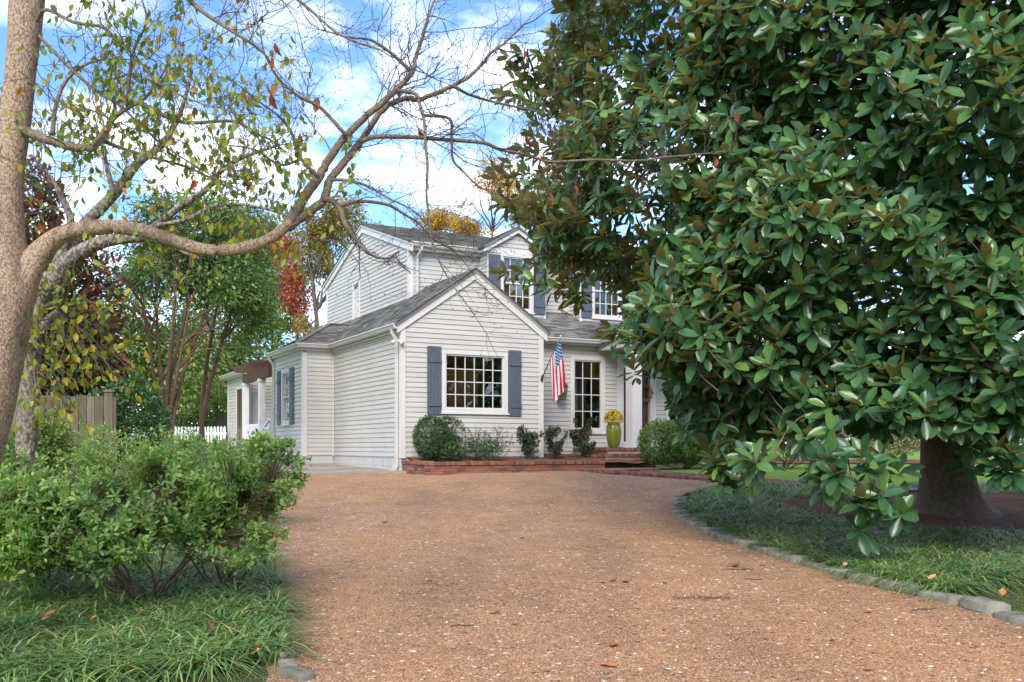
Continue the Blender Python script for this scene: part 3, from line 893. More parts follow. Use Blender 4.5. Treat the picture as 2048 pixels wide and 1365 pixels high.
part('gutter', m_gut, lambda mb: mb.sweep(GUT, UGP))
part('fascia', m_trim, lambda mb: mb.sweep([(-0.03, -0.07), (0, -0.07), (0, 0.11), (-0.03, 0.11)], UGP))
part('soffit', m_trim, lambda mb: mb.box(um, ue, 2.78, 3.0, 6.59, 6.62))
part('frieze_board', m_trim, lambda mb: mb.box(um+0.1, ue, 2.97, 3.0, 6.50, 6.585))
dspout('downspout', [(1.60, 2.73, 6.68), (1.60, 2.73, 6.58), (1.56, 2.93, 6.40), (1.56, 2.93, 5.42), (1.72, 2.88, 5.34)], (1, 0, 0.001))
dspout('downspout', [(5.95, 2.73, 6.68), (5.95, 2.73, 6.58), (5.95, 2.93, 6.42), (5.95, 2.93, 5.36), (6.08, 2.86, 5.26)], (1, 0, 0.001))

# --- dormers
vd = 2.42
def dormer(c, blind=False):
    pl = FR(vd); hw_ = 0.86
    lim = lambda z: (c-hw_ + max(0, (z-6.72)/0.62), c+hw_ - max(0, (z-6.72)/0.62))
    wr = (c-0.50, c+0.50, 5.10, 6.64)
    clapboard('dormer_front', pl, c-hw_, c+hw_, 4.85, 7.24, [wr], lim)
    window(pl, *wr, 4, 4, tw=0.075, split=True, blind=blind, depth=0.5)
    shutter(pl, c-0.86, c-0.51, 5.08, 6.58, 3); shutter(pl, c+0.51, c+0.86, 5.08, 6.58, 3)
    clapboard('dormer_cheek', LF(c-hw_), vd, 3.0, 4.8, 6.75)
    clapboard('dormer_cheek', Plane2('right', c+hw_), vd, 3.0, 4.8, 6.75)
    for s in (-1, 1): part('corner_board', m_trim, lambda mb: mb.box(c+s*hw_-0.03, c+s*hw_+0.03, vd-0.024, vd+0.02, 4.85, 6.72))
    part('dormer_frieze', m_trim, lambda mb: mb.box(c-0.9, c+0.9, vd-0.035, vd, 6.64, 6.76))
    part('rake_board', m_trim, lambda mb: rake(mb, c, 6.74, 7.345, 1.02, vd-0.08, 0.13, 0.03))
    part('dormer_soffit', m_trim, lambda mb: mb.box(c-1.0, c-hw_, vd-0.1, 3.2, 6.66, 6.70).box(c+hw_, c+1.0, vd-0.1, 3.2, 6.66, 6.70))
    for s in (-1, 1):
        roof_slope([(c+s*1.05, vd-0.14, 6.76), (c, vd-0.14, 7.385), (c, 5.4, 7.385), (c+s*1.05, 5.4, 6.76)], (0, 1, 0))
for k, c_ in enumerate((4.24, 7.12, 10.0)): dormer(c_, k == 0)

# --- pent roof and recessed front wall
pr = FR(1.5)
win4 = (5.36, 6.46, 1.84, 3.90); win5 = (8.50, 9.60, 1.84, 3.90); dr = (6.86, 8.12, 1.44, 3.95)
clapboard('entry_wall', pr, Wd, ue, 1.22, 4.28, [win4, win5, dr])
window(pr, *win4, 3, 4, tw=0.11, depth=1.2); window(pr, *win5, 3, 4, tw=0.11, depth=1.2)
part('foundation', m_found, lambda mb: mb.box(Wd, ue, 1.52, 2.0, 0.5, 1.22))
roof_slope([(Wd-0.3, 1.12, 4.33), (ue+0.1, 1.12, 4.33), (ue+0.1, 3.02, 5.27), (Wd-0.3, 3.02, 5.27)], (1, 0, 0))
PGP = [(Wd+0.06, 1.24, 4.205), (6.14, 1.24, 4.205)]
part('gutter', m_gut, lambda mb: mb.sweep(GUT, PGP))
part('gutter', m_gut, lambda mb: mb.sweep(GUT, [(8.85, 1.24, 4.205), (ue, 1.24, 4.205)]))
part('soffit', m_trim, lambda mb: mb.box(Wd, ue, 1.24, 1.5, 4.17, 4.20))
part('frieze_board', m_trim, lambda mb: mb.box(Wd, ue, 1.47, 1.5, 4.07, 4.17))
dspout('downspout', [(Wd+0.16, 1.18, 4.22), (Wd+0.16, 1.18, 4.1), (Wd+0.04, 0.6, 3.86), (Wd+0.04, 0.12, 3.80)], (1, 0, 0.001))
# door with pilasters
part('front_door', m_door, lambda mb: [pr.box(mb, 7.05, 7.93, 1.46, 3.62, -0.10, -0.05)] + [pr.box(mb, 7.14+0.40*k, 7.46+0.40*k, z0, z1, -0.05, -0.035) for k in (0, 1) for z0, z1 in ((1.62, 2.2), (2.32, 3.45))])
part('pilaster', m_trim, lambda mb: [pr.box(mb, 6.84, 7.05, 1.45, 3.72, -0.1, 0.05), pr.box(mb, 6.82, 7.07, 1.45, 1.6, -0.1, 0.07)])
part('pilaster', m_trim, lambda mb: [pr.box(mb, 7.93, 8.14, 1.45, 3.72, -0.1, 0.05), pr.box(mb, 7.91, 8.16, 1.45, 1.6, -0.1, 0.07)])
part('entablature', m_trim, lambda mb: [pr.box(mb, 6.82, 8.16, 3.72, 3.93, -0.1, 0.06), pr.box(mb, 6.76, 8.22, 3.93, 3.99, -0.1, 0.12), pr.box(mb, 7.05, 7.93, 3.62, 3.72, -0.1, 0.02)])
# porch roof, beams, columns
pu0, pu1, pv = 6.20, 8.76, -0.05
part('porch_beam', m_trim, lambda mb: mb.box(pu0, pu1, pv, pv+0.34, 4.05, 4.24).box(pu0, pu0+0.32, pv+0.34, 1.47, 4.052, 4.24).box(pu1-0.32, pu1, pv+0.34, 1.47, 4.052, 4.24))
part('porch_ceiling', m_trim, lambda mb: mb.box(pu0+0.3, pu1-0.3, pv+0.3, 1.5, 4.20, 4.23))
part('gutter', m_gut, lambda mb: mb.sweep(GUT, [(pu0-0.04, 1.24, 4.235), (pu0-0.04, pv-0.04, 4.235), (pu1+0.04, pv-0.04, 4.235), (pu1+0.04, 1.24, 4.235)]))
part('porch_roof', m_metal, lambda mb: mb.add([(pu0-0.1, pv-0.1, 4.345), (pu1+0.1, pv-0.1, 4.345), (pu1+0.1, 1.2, 4.345), (pu1-0.75, 2.45, 4.93), (pu0+0.75, 2.45, 4.93), (pu0-0.1, 1.2, 4.345), (pu0-0.1, 2.2, 4.75), (pu1+0.1, 2.2, 4.75)], [(0, 1, 3, 4), (0, 4, 6, 5), (1, 2, 7, 3)]))
part('roof_seam', m_metal, lambda mb: [mb.beam((pu0+0.1+0.39*k, pv-0.08, 4.36), (pu0+0.6+0.24*k, 2.40, 4.94), 0.02, 0.04) for k in range(7)])
for cu in (6.33, 8.33):
    col = MB().box(cu, cu+0.30, 0.0, 0.30, 1.60, 4.0).build('column', m_trim, house)
    MB().box(cu-0.05, cu+0.35, -0.05, 0.35, 1.44, 1.53).box(cu-0.03, cu+0.33, -0.03, 0.33, 1.53, 1.60).build('base', m_trim, col)
    MB().box(cu-0.03, cu+0.33, -0.03, 0.33, 3.97, 4.05).build('capital', m_trim, col)

# ------------------------------------------------------------------ brickwork
def unit_box_mesh(name, lx, ly, lz, mat, bev=0.004):
    """box centred in x,y with base at z=0, chamfered upper edges"""
    x, y = lx/2, ly/2; b_ = bev
    V = [(-x,-y,0),(x,-y,0),(x,y,0),(-x,y,0),(-x,-y,lz-b_),(x,-y,lz-b_),(x,y,lz-b_),(-x,y,lz-b_),(-x+b_,-y+b_,lz),(x-b_,-y+b_,lz),(x-b_,y-b_,lz),(-x+b_,y-b_,lz)]
    F = [(0,3,2,1),(8,9,10,11)] + [(i,(i+1)%4,4+(i+1)%4,4+i) for i in range(4)] + [(4+i,4+(i+1)%4,8+(i+1)%4,8+i) for i in range(4)]
    return mesh_from(name, V, F, mat)
BR = unit_box_mesh('brick', 0.198, 0.095, 0.057, m_brick)
ROW = unit_box_mesh('cap_brick', 0.057, 0.22, 0.075, m_brick)
PAV = unit_box_mesh('paver', 0.196, 0.096, 0.05, m_brick)

def put(name, me, parent, x, y, z, rz=0.0, s=None):
    o = link(name, me, parent)
    j = random.uniform
    o.location = (x + j(-.002, .002), y + j(-.003, .003), z + j(-.0015, .0015))
    o.rotation_euler = (j(-.01, .01), j(-.01, .01), rz + j(-.012, .012))
    if s: o.scale = s
    return o

def brick_run(parent, p0, p1, z0, courses, cap=True, capz=None, inner=None):
    """courses of stretchers along p0->p1 (2-d, local), outer face on the right-hand side"""
    d = np.array(p1) - np.array(p0); L = np.linalg.norm(d); d = d/L; ang = math.atan2(d[1], d[0])
    nrm = np.array([d[1], -d[0]])
    for c_ in range(courses):
        x = 0.1 if c_ % 2 == 0 else 0.0
        while x < L:
            a, b_ = max(0.0, x-0.1), min(L, x+0.098)
            if b_-a > 0.05:
                m_ = (a+b_)/2; p = np.array(p0) + d*m_ - nrm*0.047
                put('brick', BR, parent, p[0], p[1], z0 + c_*0.067, ang, ((b_-a)/0.198, 1, 1))
            x += 0.208
    if cap:
        x = 0.033; zc = capz if capz is not None else z0 + courses*0.067
        while x < L:
            p = np.array(p0) + d*x - nrm*0.085
            put('cap_brick', ROW, parent, p[0], p[1], zc, ang, None); x += 0.066

m_mulch2 = m_mulch
pl_o = hw(0, 0, 0)
planter = empty('brick_planter', hw(0, -1.44, 0.80), HA, 'low red brick planter wall with rowlock cap under the wide gabled wing', 'planter')
PU, PB = 4.55, 0.0
def planter_body(mb):
    mb.box(0.012, PU, 0.012, 0.16, -0.1, 0.30).box(0.0125, 0.16, 0.16, 1.42, -0.1, 0.299)
    mb.box(-0.05, 1.6, -0.05, 0.012, -0.1, 0.045).box(-0.05, 0.012, 0.012, 1.42, -0.1, 0.045)
mb = MB(); planter_body(mb); mb.build('mortar_core', m_mort, planter)
brick_run(planter, (0, 1.40), (0, 0.0), 0.075, 3)
brick_run(planter, (0.0, 0.0), (PU, 0.0), 0.06, 3)
# pine-straw soil inside the planter
V = []; F = []; nx, ny = 24, 8
for j in range(ny+1):
    for i in range(nx+1):
        u_ = 0.13 + (6.0-0.13)*i/nx; v_ = 0.10 + (2.92-0.10)*j/ny
        if u_ < Wd - 0.02: v_ = 0.10 + (1.43-0.10)*j/ny
        z_ = 0.285 + 0.11*j/ny + (0.10 if u_ > 3.6 else 0.0)*j/ny + 0.02*math.sin(3*u_+5*v_) + 0.012*math.sin(9*u_-4*v_)
        V.append((u_, v_, z_))
for j in range(ny):
    for i in range(nx): a = j*(nx+1)+i; F.append((a, a+1, a+nx+2, a+nx+1))
obj('pine_straw', V, F, m_mulch, planter, smooth=True)

steps = empty('brick_steps', hw(5.3, -0.6, 0.85), HA, 'red brick entry steps and landing climbing to the columned porch', 'steps')
def sloc(u, v): return (u-5.3, v+0.6)
def slab_edge(pts, ztop, closed=False):
    """bricks on edge along the front of a tread, pavers behind are on the core"""
    for a, b_ in zip(pts[:-1], pts[1:]):
        d = np.array(b_)-np.array(a); L = np.linalg.norm(d); d = d/L; ang = math.atan2(d[1], d[0]); nrm = np.array([d[1], -d[0]])
        x = 0.033
        while x < L:
            p = np.array(a)+d*x-nrm*0.09
            q = sloc(*p); put('brick', ROW, steps, q[0], q[1], ztop-0.85-0.075, ang); x += 0.066
levels = [  # outline of each tread (u,v), z top
    ([(5.4, 1.45), (5.4, -0.25), (9.2, -0.25), (9.2, 1.45)], 1.44),
    ([(5.1, -0.20), (5.1, -0.60), (6.4, -0.60), (6.4, -0.20)], 1.29),
    ([(4.85, -0.55), (4.85, -0.95), (6.4, -0.95), (6.4, -0.55)], 1.12),
    ([(3.66, -1.38), (3.82, -2.95), (5.9, -1.75), (6.4, -0.90), (4.85, -0.90)], 0.955)]
for poly, zt in levels:
    mb = MB(); c0 = np.mean(np.array(poly), axis=0)
    q = [np.array(p)+(c0-np.array(p))/np.linalg.norm(c0-np.array(p))*0.02 for p in poly]
    mb.hexa([(*sloc(*p), -0.2) for p in q], [(*sloc(*p), zt-0.85-0.008) for p in q]); mb.build('tread_core', m_mort, steps)
slab_edge([(5.4, 1.4), (5.4, -0.25), (6.3, -0.25)], 1.44)
slab_edge([(5.1, -0.22), (5.1, -0.60), (6.3, -0.60)], 1.29)
slab_edge([(4.85, -0.57), (4.85, -0.95), (6.3, -0.95)], 1.12)
slab_edge([(3.66, -1.38), (3.82, -2.95), (5.9, -1.75)], 0.955)
for p0, p1, zt, nc in (((5.4, 1.0), (5.4, -0.23), 1.44, 1), ((5.4, -0.235), (6.2, -0.235), 1.44, 1), ((5.1, -0.585), (6.2, -0.585), 1.29, 1), ((5.1, -0.25), (5.1, -0.585), 1.29, 1), ((4.85, -0.935), (6.2, -0.935), 1.12, 1), ((4.85, -0.6), (4.85, -0.935), 1.12, 1)):
    brick_run(steps, sloc(*p0), sloc(*p1), zt-0.85-0.075-0.066*nc, nc, cap=False)
# pavers of the landing
def inside(poly, x, y):
    r_ = False; n = len(poly)
    for i in range(n):
        x0, y0 = poly[i]; x1, y1 = poly[(i+1) % n]
        if (y0 > y) != (y1 > y) and x < (x1-x0)*(y-y0)/(y1-y0)+x0: r_ = not r_
    return r_
L0 = levels[3][0]; cc = np.mean(np.array(L0), axis=0); Lin = [tuple(np.array(p)+(cc-np.array(p))*0.17) for p in L0]
for j in range(24):
    for i in range(16):
        u_, v_ = 3.6 + i*0.203 + (0.1 if j % 2 else 0), -3.0 + j*0.102
        if inside(Lin, u_, v_): q = sloc(u_, v_); put('brick', PAV, steps, q[0], q[1], 0.955-0.85-0.052)

# walk of pavers on the ground
wf = np.array([(2.30, 21.1), (3.2, 19.85), (4.2, 18.45), (5.2, 17.25), (6.6, 16.3)]); wn = np.array([0.81, 0.58]) * 1.15
V = []; F = []
for p in wf:
    for k in (0, 1):
        q = p + wn*k; V.append((q[0], q[1], float(gz(*q))+0.05))
for p in wf:
    for k in (0, 1):
        q = p + wn*k; V.append((q[0], q[1], float(gz(*q))-0.1))
n = len(wf)
for i in range(n-1):
    a = 2*i; F += [(a, a+1, a+3, a+2), (a, a+2, a+2+2*n, a+2*n), (a+1, a+1+2*n, a+3+2*n, a+3)]
walk = tag(obj('brick_walk', V, F, m_mort), kind='structure')
sp = smooth_path(wf, 24); seg = np.concatenate([[0], np.cumsum(np.linalg.norm(np.diff(sp, axis=0), axis=1))])
def wp_(s): return np.array([np.interp(s, seg, sp[:, 0]), np.interp(s, seg, sp[:, 1])])
s = 0.05
while s < seg[-1]-1.6:
    p = wp_(s); d = wp_(s+0.05)-wp_(s-0.05); ang = math.atan2(d[1], d[0]); nr = unit(wn)
    q = p+nr*0.1; put('paver', ROW, walk, q[0], q[1], float(gz(*q))+0.0, ang)
    s += 0.066
row = 0
for w_ in np.arange(0.27, 1.1, 0.104):
    s = 0.1 + (0.1 if row % 2 else 0)
    while s < seg[-1]-1.4:
        p = wp_(s); d = wp_(s+0.05)-wp_(s-0.05); ang = math.atan2(d[1], d[0]); q = p+unit(wn)*w_
        put('paver', PAV, walk, q[0], q[1], float(gz(*q))+0.012, ang); s += 0.206
    row += 1

# concrete pad beside the house
pad = [hw(0.05, -0.25), hw(-2.6, 0.15), hw(-4.3, 0.1), hw(-4.6, 1.0), hw(-4.0, 8), hw(-3.0, 14), hw(-0.8, 15), hw(-0.8, 5.2), hw(0.05, 5.2)]
pad = [np.array([-2.35, 21.42]), np.array([-4.9, 20.75]), np.array([-6.3, 20.15]), np.array([-8.3, 21.5]), hw(-3.2, 9)[:2], hw(-2.6, 15.5)[:2], hw(-0.8, 15.5)[:2], hw(-0.8, 5.2)[:2], hw(0.1, 5.2)[:2], hw(0.1, 0.0)[:2]]
zpad = lambda p: float(gz(*p[:2])) + 0.05 if p[1] < 24 else float(gz(p[0], 24)) + 0.05 + 0.012*(p[1]-24)
mb = MB(); mb.hexa([(p[0], p[1], zpad(p)-0.25) for p in pad], [(p[0], p[1], zpad(p)) for p in pad])
tag(mb.build('concrete_pad', m_conc), kind='structure')

# ------------------------------------------------------------------ pergola, gate, stair rail, fences
m_pick = simple('picket_paint', (0.66, 0.66, 0.68), 0.6, 0.08, 4)
def hthing(name, u, v, z, label, cat, group=None): return empty(name, hw(u, v, z), HA, label, cat, group)
pg = hthing('pergola', -1.0, 8.5, 1.0, 'brown timber pergola on white posts beside the side door', 'pergola')
def PB_(name, mat, f, par=None):
    mb = MB(); f(mb); return mb.build(name, mat, par or pg)
PB_('beam', m_perg, lambda mb: mb.box(-0.07, 0.07, -0.3, 3.3, 2.56, 2.85))
for k in range(5):
    y = 0.0 + 0.68*k
    mb = MB(); mb.hexa([(-0.52, y-0.03, 3.0), (-0.42, y-0.03, 2.87), (0.95, y-0.03, 2.853), (0.95, y-0.03, 3.06), (-0.50, y-0.03, 3.06)], [(-0.52, y+0.03, 3.0), (-0.42, y+0.03, 2.87), (0.95, y+0.03, 2.853), (0.95, y+0.03, 3.06), (-0.50, y+0.03, 3.06)])
    mb.build('rafter', m_perg, pg)
for y in (0.85, 3.1):
    p_ = MB().box(-0.085, 0.085, y-0.085, y+0.085, -0.1, 2.50).build('post', m_pick, pg)
    MB().box(-0.11, 0.11, y-0.11, y+0.11, 2.47, 2.56).build('capital', m_pick, p_)
gate = hthing('picket_gate', -1.0, 9.5, 1.0, 'white board gate with small diamond holes shown as black plates between the pergola posts', 'gate')
for k in range(14):
    y = 0.03 + 0.142*k
    MB().hexa([(-0.02, y, 0.1), (-0.02, y+0.137, 0.1), (-0.02, y+0.137, 1.13), (-0.02, y+0.07, 1.19), (-0.02, y, 1.13)], [(0.01, y, 0.1), (0.01, y+0.137, 0.1), (0.01, y+0.137, 1.13), (0.01, y+0.07, 1.19), (0.01, y, 1.13)]).build('board', m_pick, gate)
for y in (0.25, 0.95, 1.65):
    MB().hexa([(-0.023, y-0.07, 0.93), (-0.023, y, 0.86), (-0.023, y+0.07, 0.93), (-0.023, y, 1.0)], [(-0.0205, y-0.07, 0.93), (-0.0205, y, 0.86), (-0.0205, y+0.07, 0.93), (-0.0205, y, 1.0)]).build('hole_shade', m_iron, gate)  # black plates on the boards stand in for shade in diamond holes
MB().box(0.01, 0.05, 0.0, 2.0, 0.3, 0.4).box(0.01, 0.05, 0.0, 2.0, 0.9, 1.0).build('rail', m_pick, gate)
rail = hthing('stair_rail', -1.0, 8.42, 1.0, 'white sloping stair rail with open lattice beside the downspout', 'rail')
MB().beam((0.02, 0.0, 1.28), (-0.0, 0.80, 0.98), 0.07, 0.05).build('handrail', m_pick, rail)
for k in range(6):
    z0 = 0.2 + 0.16*k
    if z0 < 1.2: MB().box(-0.015, 0.005, 0.0, 0.75, z0, z0+0.055).build('slat', m_pick, rail)
for k in range(6):
    MB().box(0.006, 0.024, 0.05+0.13*k, 0.11+0.13*k, 0.1, 1.20-0.05*k).build('baluster', m_pick, rail)
MB().box(-0.05, 0.6, 0.0, 0.8, 0.0, 0.17).build('stair_tread', m_conc, rail)

pf = empty('picket_fence', (-10.3, 34.6, 1.05), R(172), 'white picket fence running off the rear corner of the house', 'fence')
for k in range(30):
    x = 0.02 + 0.125*k; top = 1.16 + random.uniform(-.01, .01)
    MB().hexa([(x, -0.01, 0), (x+0.085, -0.01, 0), (x+0.085, -0.01, top-0.06), (x+0.0425, -0.01, top), (x, -0.01, top-0.06)], [(x, 0.01, 0), (x+0.085, 0.01, 0), (x+0.085, 0.01, top-0.06), (x+0.0425, 0.01, top), (x, 0.01, top-0.06)]).build('picket', m_pick, pf)
for z in (0.3, 0.85): MB().box(0, 3.8, -0.05, -0.01, z, z+0.09).build('rail', m_pick, pf)

def wood_mat(name, a, b_):
    m, t, b, o = nodes(name)
    oi = nn(t, 'ShaderNodeObjectInfo')
    f = noise(t, 9, 6, 0.7, stretch=(3, 3, 0.25)); g = noise(t, 1.7, 4, world=True)
    c = ramp(t, f, [(0.3, b_), (0.7, a)])
    c = mixc(t, 1.0, c, ramp(t, oi.outputs['Random'], [(0, (0.78, 0.8, 0.78)), (1, (1.2, 1.15, 1.1))]), 'MULTIPLY')
    c = mixc(t, ramp(t, g, [(0.5, (0, 0, 0)), (0.7, (0.5, 0.5, 0.5))]), c, (0.10, 0.11, 0.05))
    t.links.new(c, b.inputs['Base Color']); b.inputs['Roughness'].default_value = 0.9; bump(t, b, f, 0.4, 0.01)
    return m
m_fence = wood_mat('weathered_pine', (0.17, 0.14, 0.095), (0.075, 0.062, 0.042))
wfz = float(gz(0, 17.5))
wfn = empty('board_fence', (-7.45, 17.5, wfz), R(183), 'weathered brown board privacy fence behind the azaleas', 'fence')
x = 0.0; k = 0
while x < 5.6:
    wd = random.uniform(0.13, 0.15); tp_ = 1.68 + random.uniform(-0.015, 0.012)
    tl = random.uniform(-.006, .006)
    MB().hexa([(x, -0.012+tl, -0.05), (x+wd, -0.012, -0.05), (x+wd, -0.012, tp_), (x, -0.012+tl, tp_)], [(x, 0.012+tl, -0.05), (x+wd, 0.012, -0.05), (x+wd, 0.012, tp_), (x, 0.012+tl, tp_)]).build('board', m_fence, wfn)
    x += wd + 0.010; k += 1
for z in (0.3, 1.35): MB().box(0, 5.6, -0.06, -0.014, z, z+0.09).build('rail', m_fence, wfn)
fp = empty('fence_post', (-7.22, 17.2, float(gz(0, 17.2))), R(20), 'square weathered post at the open end of the board fence', 'post')
MB().box(-0.08, 0.06, -0.07, 0.07, -0.1, 1.74).build('shaft', m_fence, fp)
MB().hexa([(-0.10, -0.09, 1.74), (0.08, -0.09, 1.74), (0.08, 0.09, 1.74), (-0.10, 0.09, 1.74)], [(-0.05, -0.04, 1.79), (0.03, -0.04, 1.79), (0.03, 0.04, 1.79), (-0.05, 0.04, 1.79)]).build('cap', m_fence, fp)
MB().box(0.06, 0.12, -0.06, 0.06, 0.0, 1.66).build('facing_board', m_fence, fp)
bf = empty('board_fence', (-10.6, 37.5, 1.1), R(180), 'brown board fence far behind the white pickets', 'fence')
for k in range(16):
    MB().box(-1.4+0.15*k, -1.4+0.144+0.15*k, -0.01, 0.01, 0, 1.75+random.uniform(-.02, .02)).build('board', m_fence, bf)
MB().box(-1.4, 1.0, -0.05, -0.011, 1.3, 1.39).build('rail', m_fence, bf)

# ------------------------------------------------------------------ flag, lantern, floodlight, pots
m_flag, t, b, o_ = nodes('flag_cloth')
uv = nn(t, 'ShaderNodeUVMap'); sp_ = nn(t, 'ShaderNodeSeparateXYZ'); t.links.new(uv.outputs[0], sp_.inputs[0])
fu, fv = sp_.outputs[0], sp_.outputs[1]
st = math_(t, 'LESS_THAN', math_(t, 'FRACT', math_(t, 'MULTIPLY', fv, 6.5)), 0.5)
c = mixc(t, st, (0.74, 0.70, 0.70), (0.42, 0.012, 0.03))
can = math_(t, 'MULTIPLY', math_(t, 'LESS_THAN', fu, 0.40), math_(t, 'LESS_THAN', fv, 7/13))
gx = math_(t, 'MULTIPLY', fu, 11/0.40/2); gy = math_(t, 'MULTIPLY', fv, 9/(7/13)/2)
def star(ox, oy):
    a = math_(t, 'SUBTRACT', math_(t, 'FRACT', math_(t, 'ADD', gx, ox)), 0.5); b2 = math_(t, 'SUBTRACT', math_(t, 'FRACT', math_(t, 'ADD', gy, oy)), 0.5)
    return math_(t, 'LESS_THAN', math_(t, 'ADD', math_(t, 'MULTIPLY', a, a), math_(t, 'MULTIPLY', b2, b2)), 0.028)
sm = math_(t, 'MAXIMUM', star(0, 0), star(0.5, 0.5))
c = mixc(t, can, c, mixc(t, sm, (0.02, 0.085, 0.25), (0.8, 0.8, 0.8)))
t.links.new(c, b.inputs['Base Color']); b.inputs['Roughness'].default_value = 0.8; b.inputs['Specular IOR Level'].default_value = 0.2
tr_ = nn(t, 'ShaderNodeBsdfTranslucent'); ms = nn(t, 'ShaderNodeMixShader'); ms.inputs[0].default_value = 0.25
t.links.new(c, tr_.inputs[0]); t.links.new(b.outputs[0], ms.inputs[1]); t.links.new(tr_.outputs[0], ms.inputs[2]); t.links.new(ms.outputs[0], o_.inputs[0])
m_pole = simple('pole_metal', (0.16, 0.15, 0.15), 0.4, 0.1, 5, metal=0.6)

B0 = hw(3.62, -0.05, 3.12); TIP = W(1122, 672, 22.85)
flag = empty('house_flag', tuple(B0), 0, 'stars and stripes flag hanging limp from an angled pole on the wing corner', 'flag')
pv_ = TIP - B0
mb = MB(); mb.tube([np.zeros(3), pv_*0.5, pv_*0.985], [0.013, 0.012, 0.011], 8); mb.build('pole', m_pole, flag, True)
mb = MB(); mb.tube([-0.03*pv_, 0.09*pv_], [0.024, 0.024], 8).beam((0, 0.03, -0.08), (0, 0.03, 0.08), 0.06, 0.03, (0, 1, 0)); mb.build('bracket', m_iron, flag)
mb = MB(); fin = pv_*0.985
mb.lathe([(0.001, -0.03), (0.022, -0.015), (0.028, 0.005), (0.018, 0.025), (0.001, 0.03)], fin, 10); mb.build('finial', m_trim, flag, True)
nh, nw = 26, 44; V = []; UV = []
for i in range(nw+1):
    w_ = i/nw
    for j in range(nh+1):
        h = j/nh
        top = pv_*(0.95 - 0.50*h)               # hoist along the pole
        # cloth falls from the hoist and gathers into folds
        g_ = w_**0.8
        cx_ = pv_*(0.95-0.25); gather = 0.45*g_
        gather = 0.18*g_
        x = top[0]*(1-gather) + cx_[0]*gather + 0.12*g_*(0.5-h) + 0.10*w_
        y = top[1]*(1-gather) + cx_[1]*gather + 0.055*g_*math.sin(h*11.0+1.8*w_) + 0.02*math.sin(7*w_+4*h)
        x += 0.032*g_*math.sin(h*17+0.9+2.4*w_)
        z = top[2] - 1.22*w_*(0.93+0.07*h) + 0.16*g_*h - 0.05*w_*math.sin(3*h)
        V.append((x, y, z)); UV.append((w_, h))
F = [(i*(nh+1)+j, i*(nh+1)+j+1, (i+1)*(nh+1)+j+1, (i+1)*(nh+1)+j) for i in range(nw) for j in range(nh)]
obj('cloth', V, F, m_flag, flag, UV, True)

lt = hthing('wall_lantern', 4.98, 1.30, 3.0, 'black iron gas-style wall lantern hanging on a curved bracket behind the flag', 'lantern')
mb = MB()
for a_ in ((-1, -1), (1, -1), (1, 1), (-1, 1)): mb.beam((a_[0]*0.075, a_[1]*0.075, -0.28), (a_[0]*0.12, a_[1]*0.12, 0.05), 0.014, 0.014)
mb.box(-0.085, 0.085, -0.085, 0.085, -0.30, -0.28).box(-0.13, 0.13, -0.13, 0.13, 0.05, 0.065); mb.build('frame', m_iron, lt)
mb = MB(); mb.hexa([(-0.13, -0.13, 0.066), (0.13, -0.13, 0.066), (0.13, 0.13, 0.066), (-0.13, 0.13, 0.066)], [(-0.05, -0.05, 0.19), (0.05, -0.05, 0.19), (0.05, 0.05, 0.19), (-0.05, 0.05, 0.19)]).box(-0.03, 0.03, -0.03, 0.03, 0.19, 0.27); mb.build('hood', m_iron, lt)
arc = [(0.0, 0.0, 0.27), (0.0, 0.0, 0.40), (0.02, 0.02, 0.50), (0.08, 0.06, 0.52), (0.14, 0.10, 0.45), (0.17, 0.14, 0.30), (0.17, 0.17, 0.05), (0.12, 0.175, -0.1)]
mb = MB(); mb.tube(smooth_path(arc, 4), 0.011, 6); mb.build('bracket', m_iron, lt, True)
mb = MB(); mb.hexa([(-0.07, -0.07, -0.27), (0.07, -0.07, -0.27), (0.07, 0.07, -0.27), (-0.07, 0.07, -0.27)], [(-0.11, -0.11, 0.05), (0.11, -0.11, 0.05), (0.11, 0.11, 0.05), (-0.11, 0.11, 0.05)]); mb.build('glass', m_glass, lt)

fl = hthing('flood_light', -0.10, 0.02, 3.86, 'small white twin-head floodlight at the wing corner under the eave', 'light')
mb = MB(); mb.lathe([(0.045, 0), (0.05, 0.02), (0.03, 0.05)], (0.05, 0, -0.02), 12).beam((0.05, 0, 0), (0.0, -0.02, 0.0), 0.03, 0.03); mb.build('mount', m_trim, fl, True)
for s in (-1, 1):
    c0 = np.array([-0.06 if s < 0 else 0.04, -0.05, 0.0]); d_ = unit(np.array([-0.8 if s < 0 else 0.25, -0.7, -0.45]))
    mb = MB(); mb.tube([c0, c0+d_*0.02, c0+d_*0.10, c0+d_*0.13], [0.02, 0.035, 0.05, 0.052], 12); mb.build('lamp_head', m_trim, fl, True)

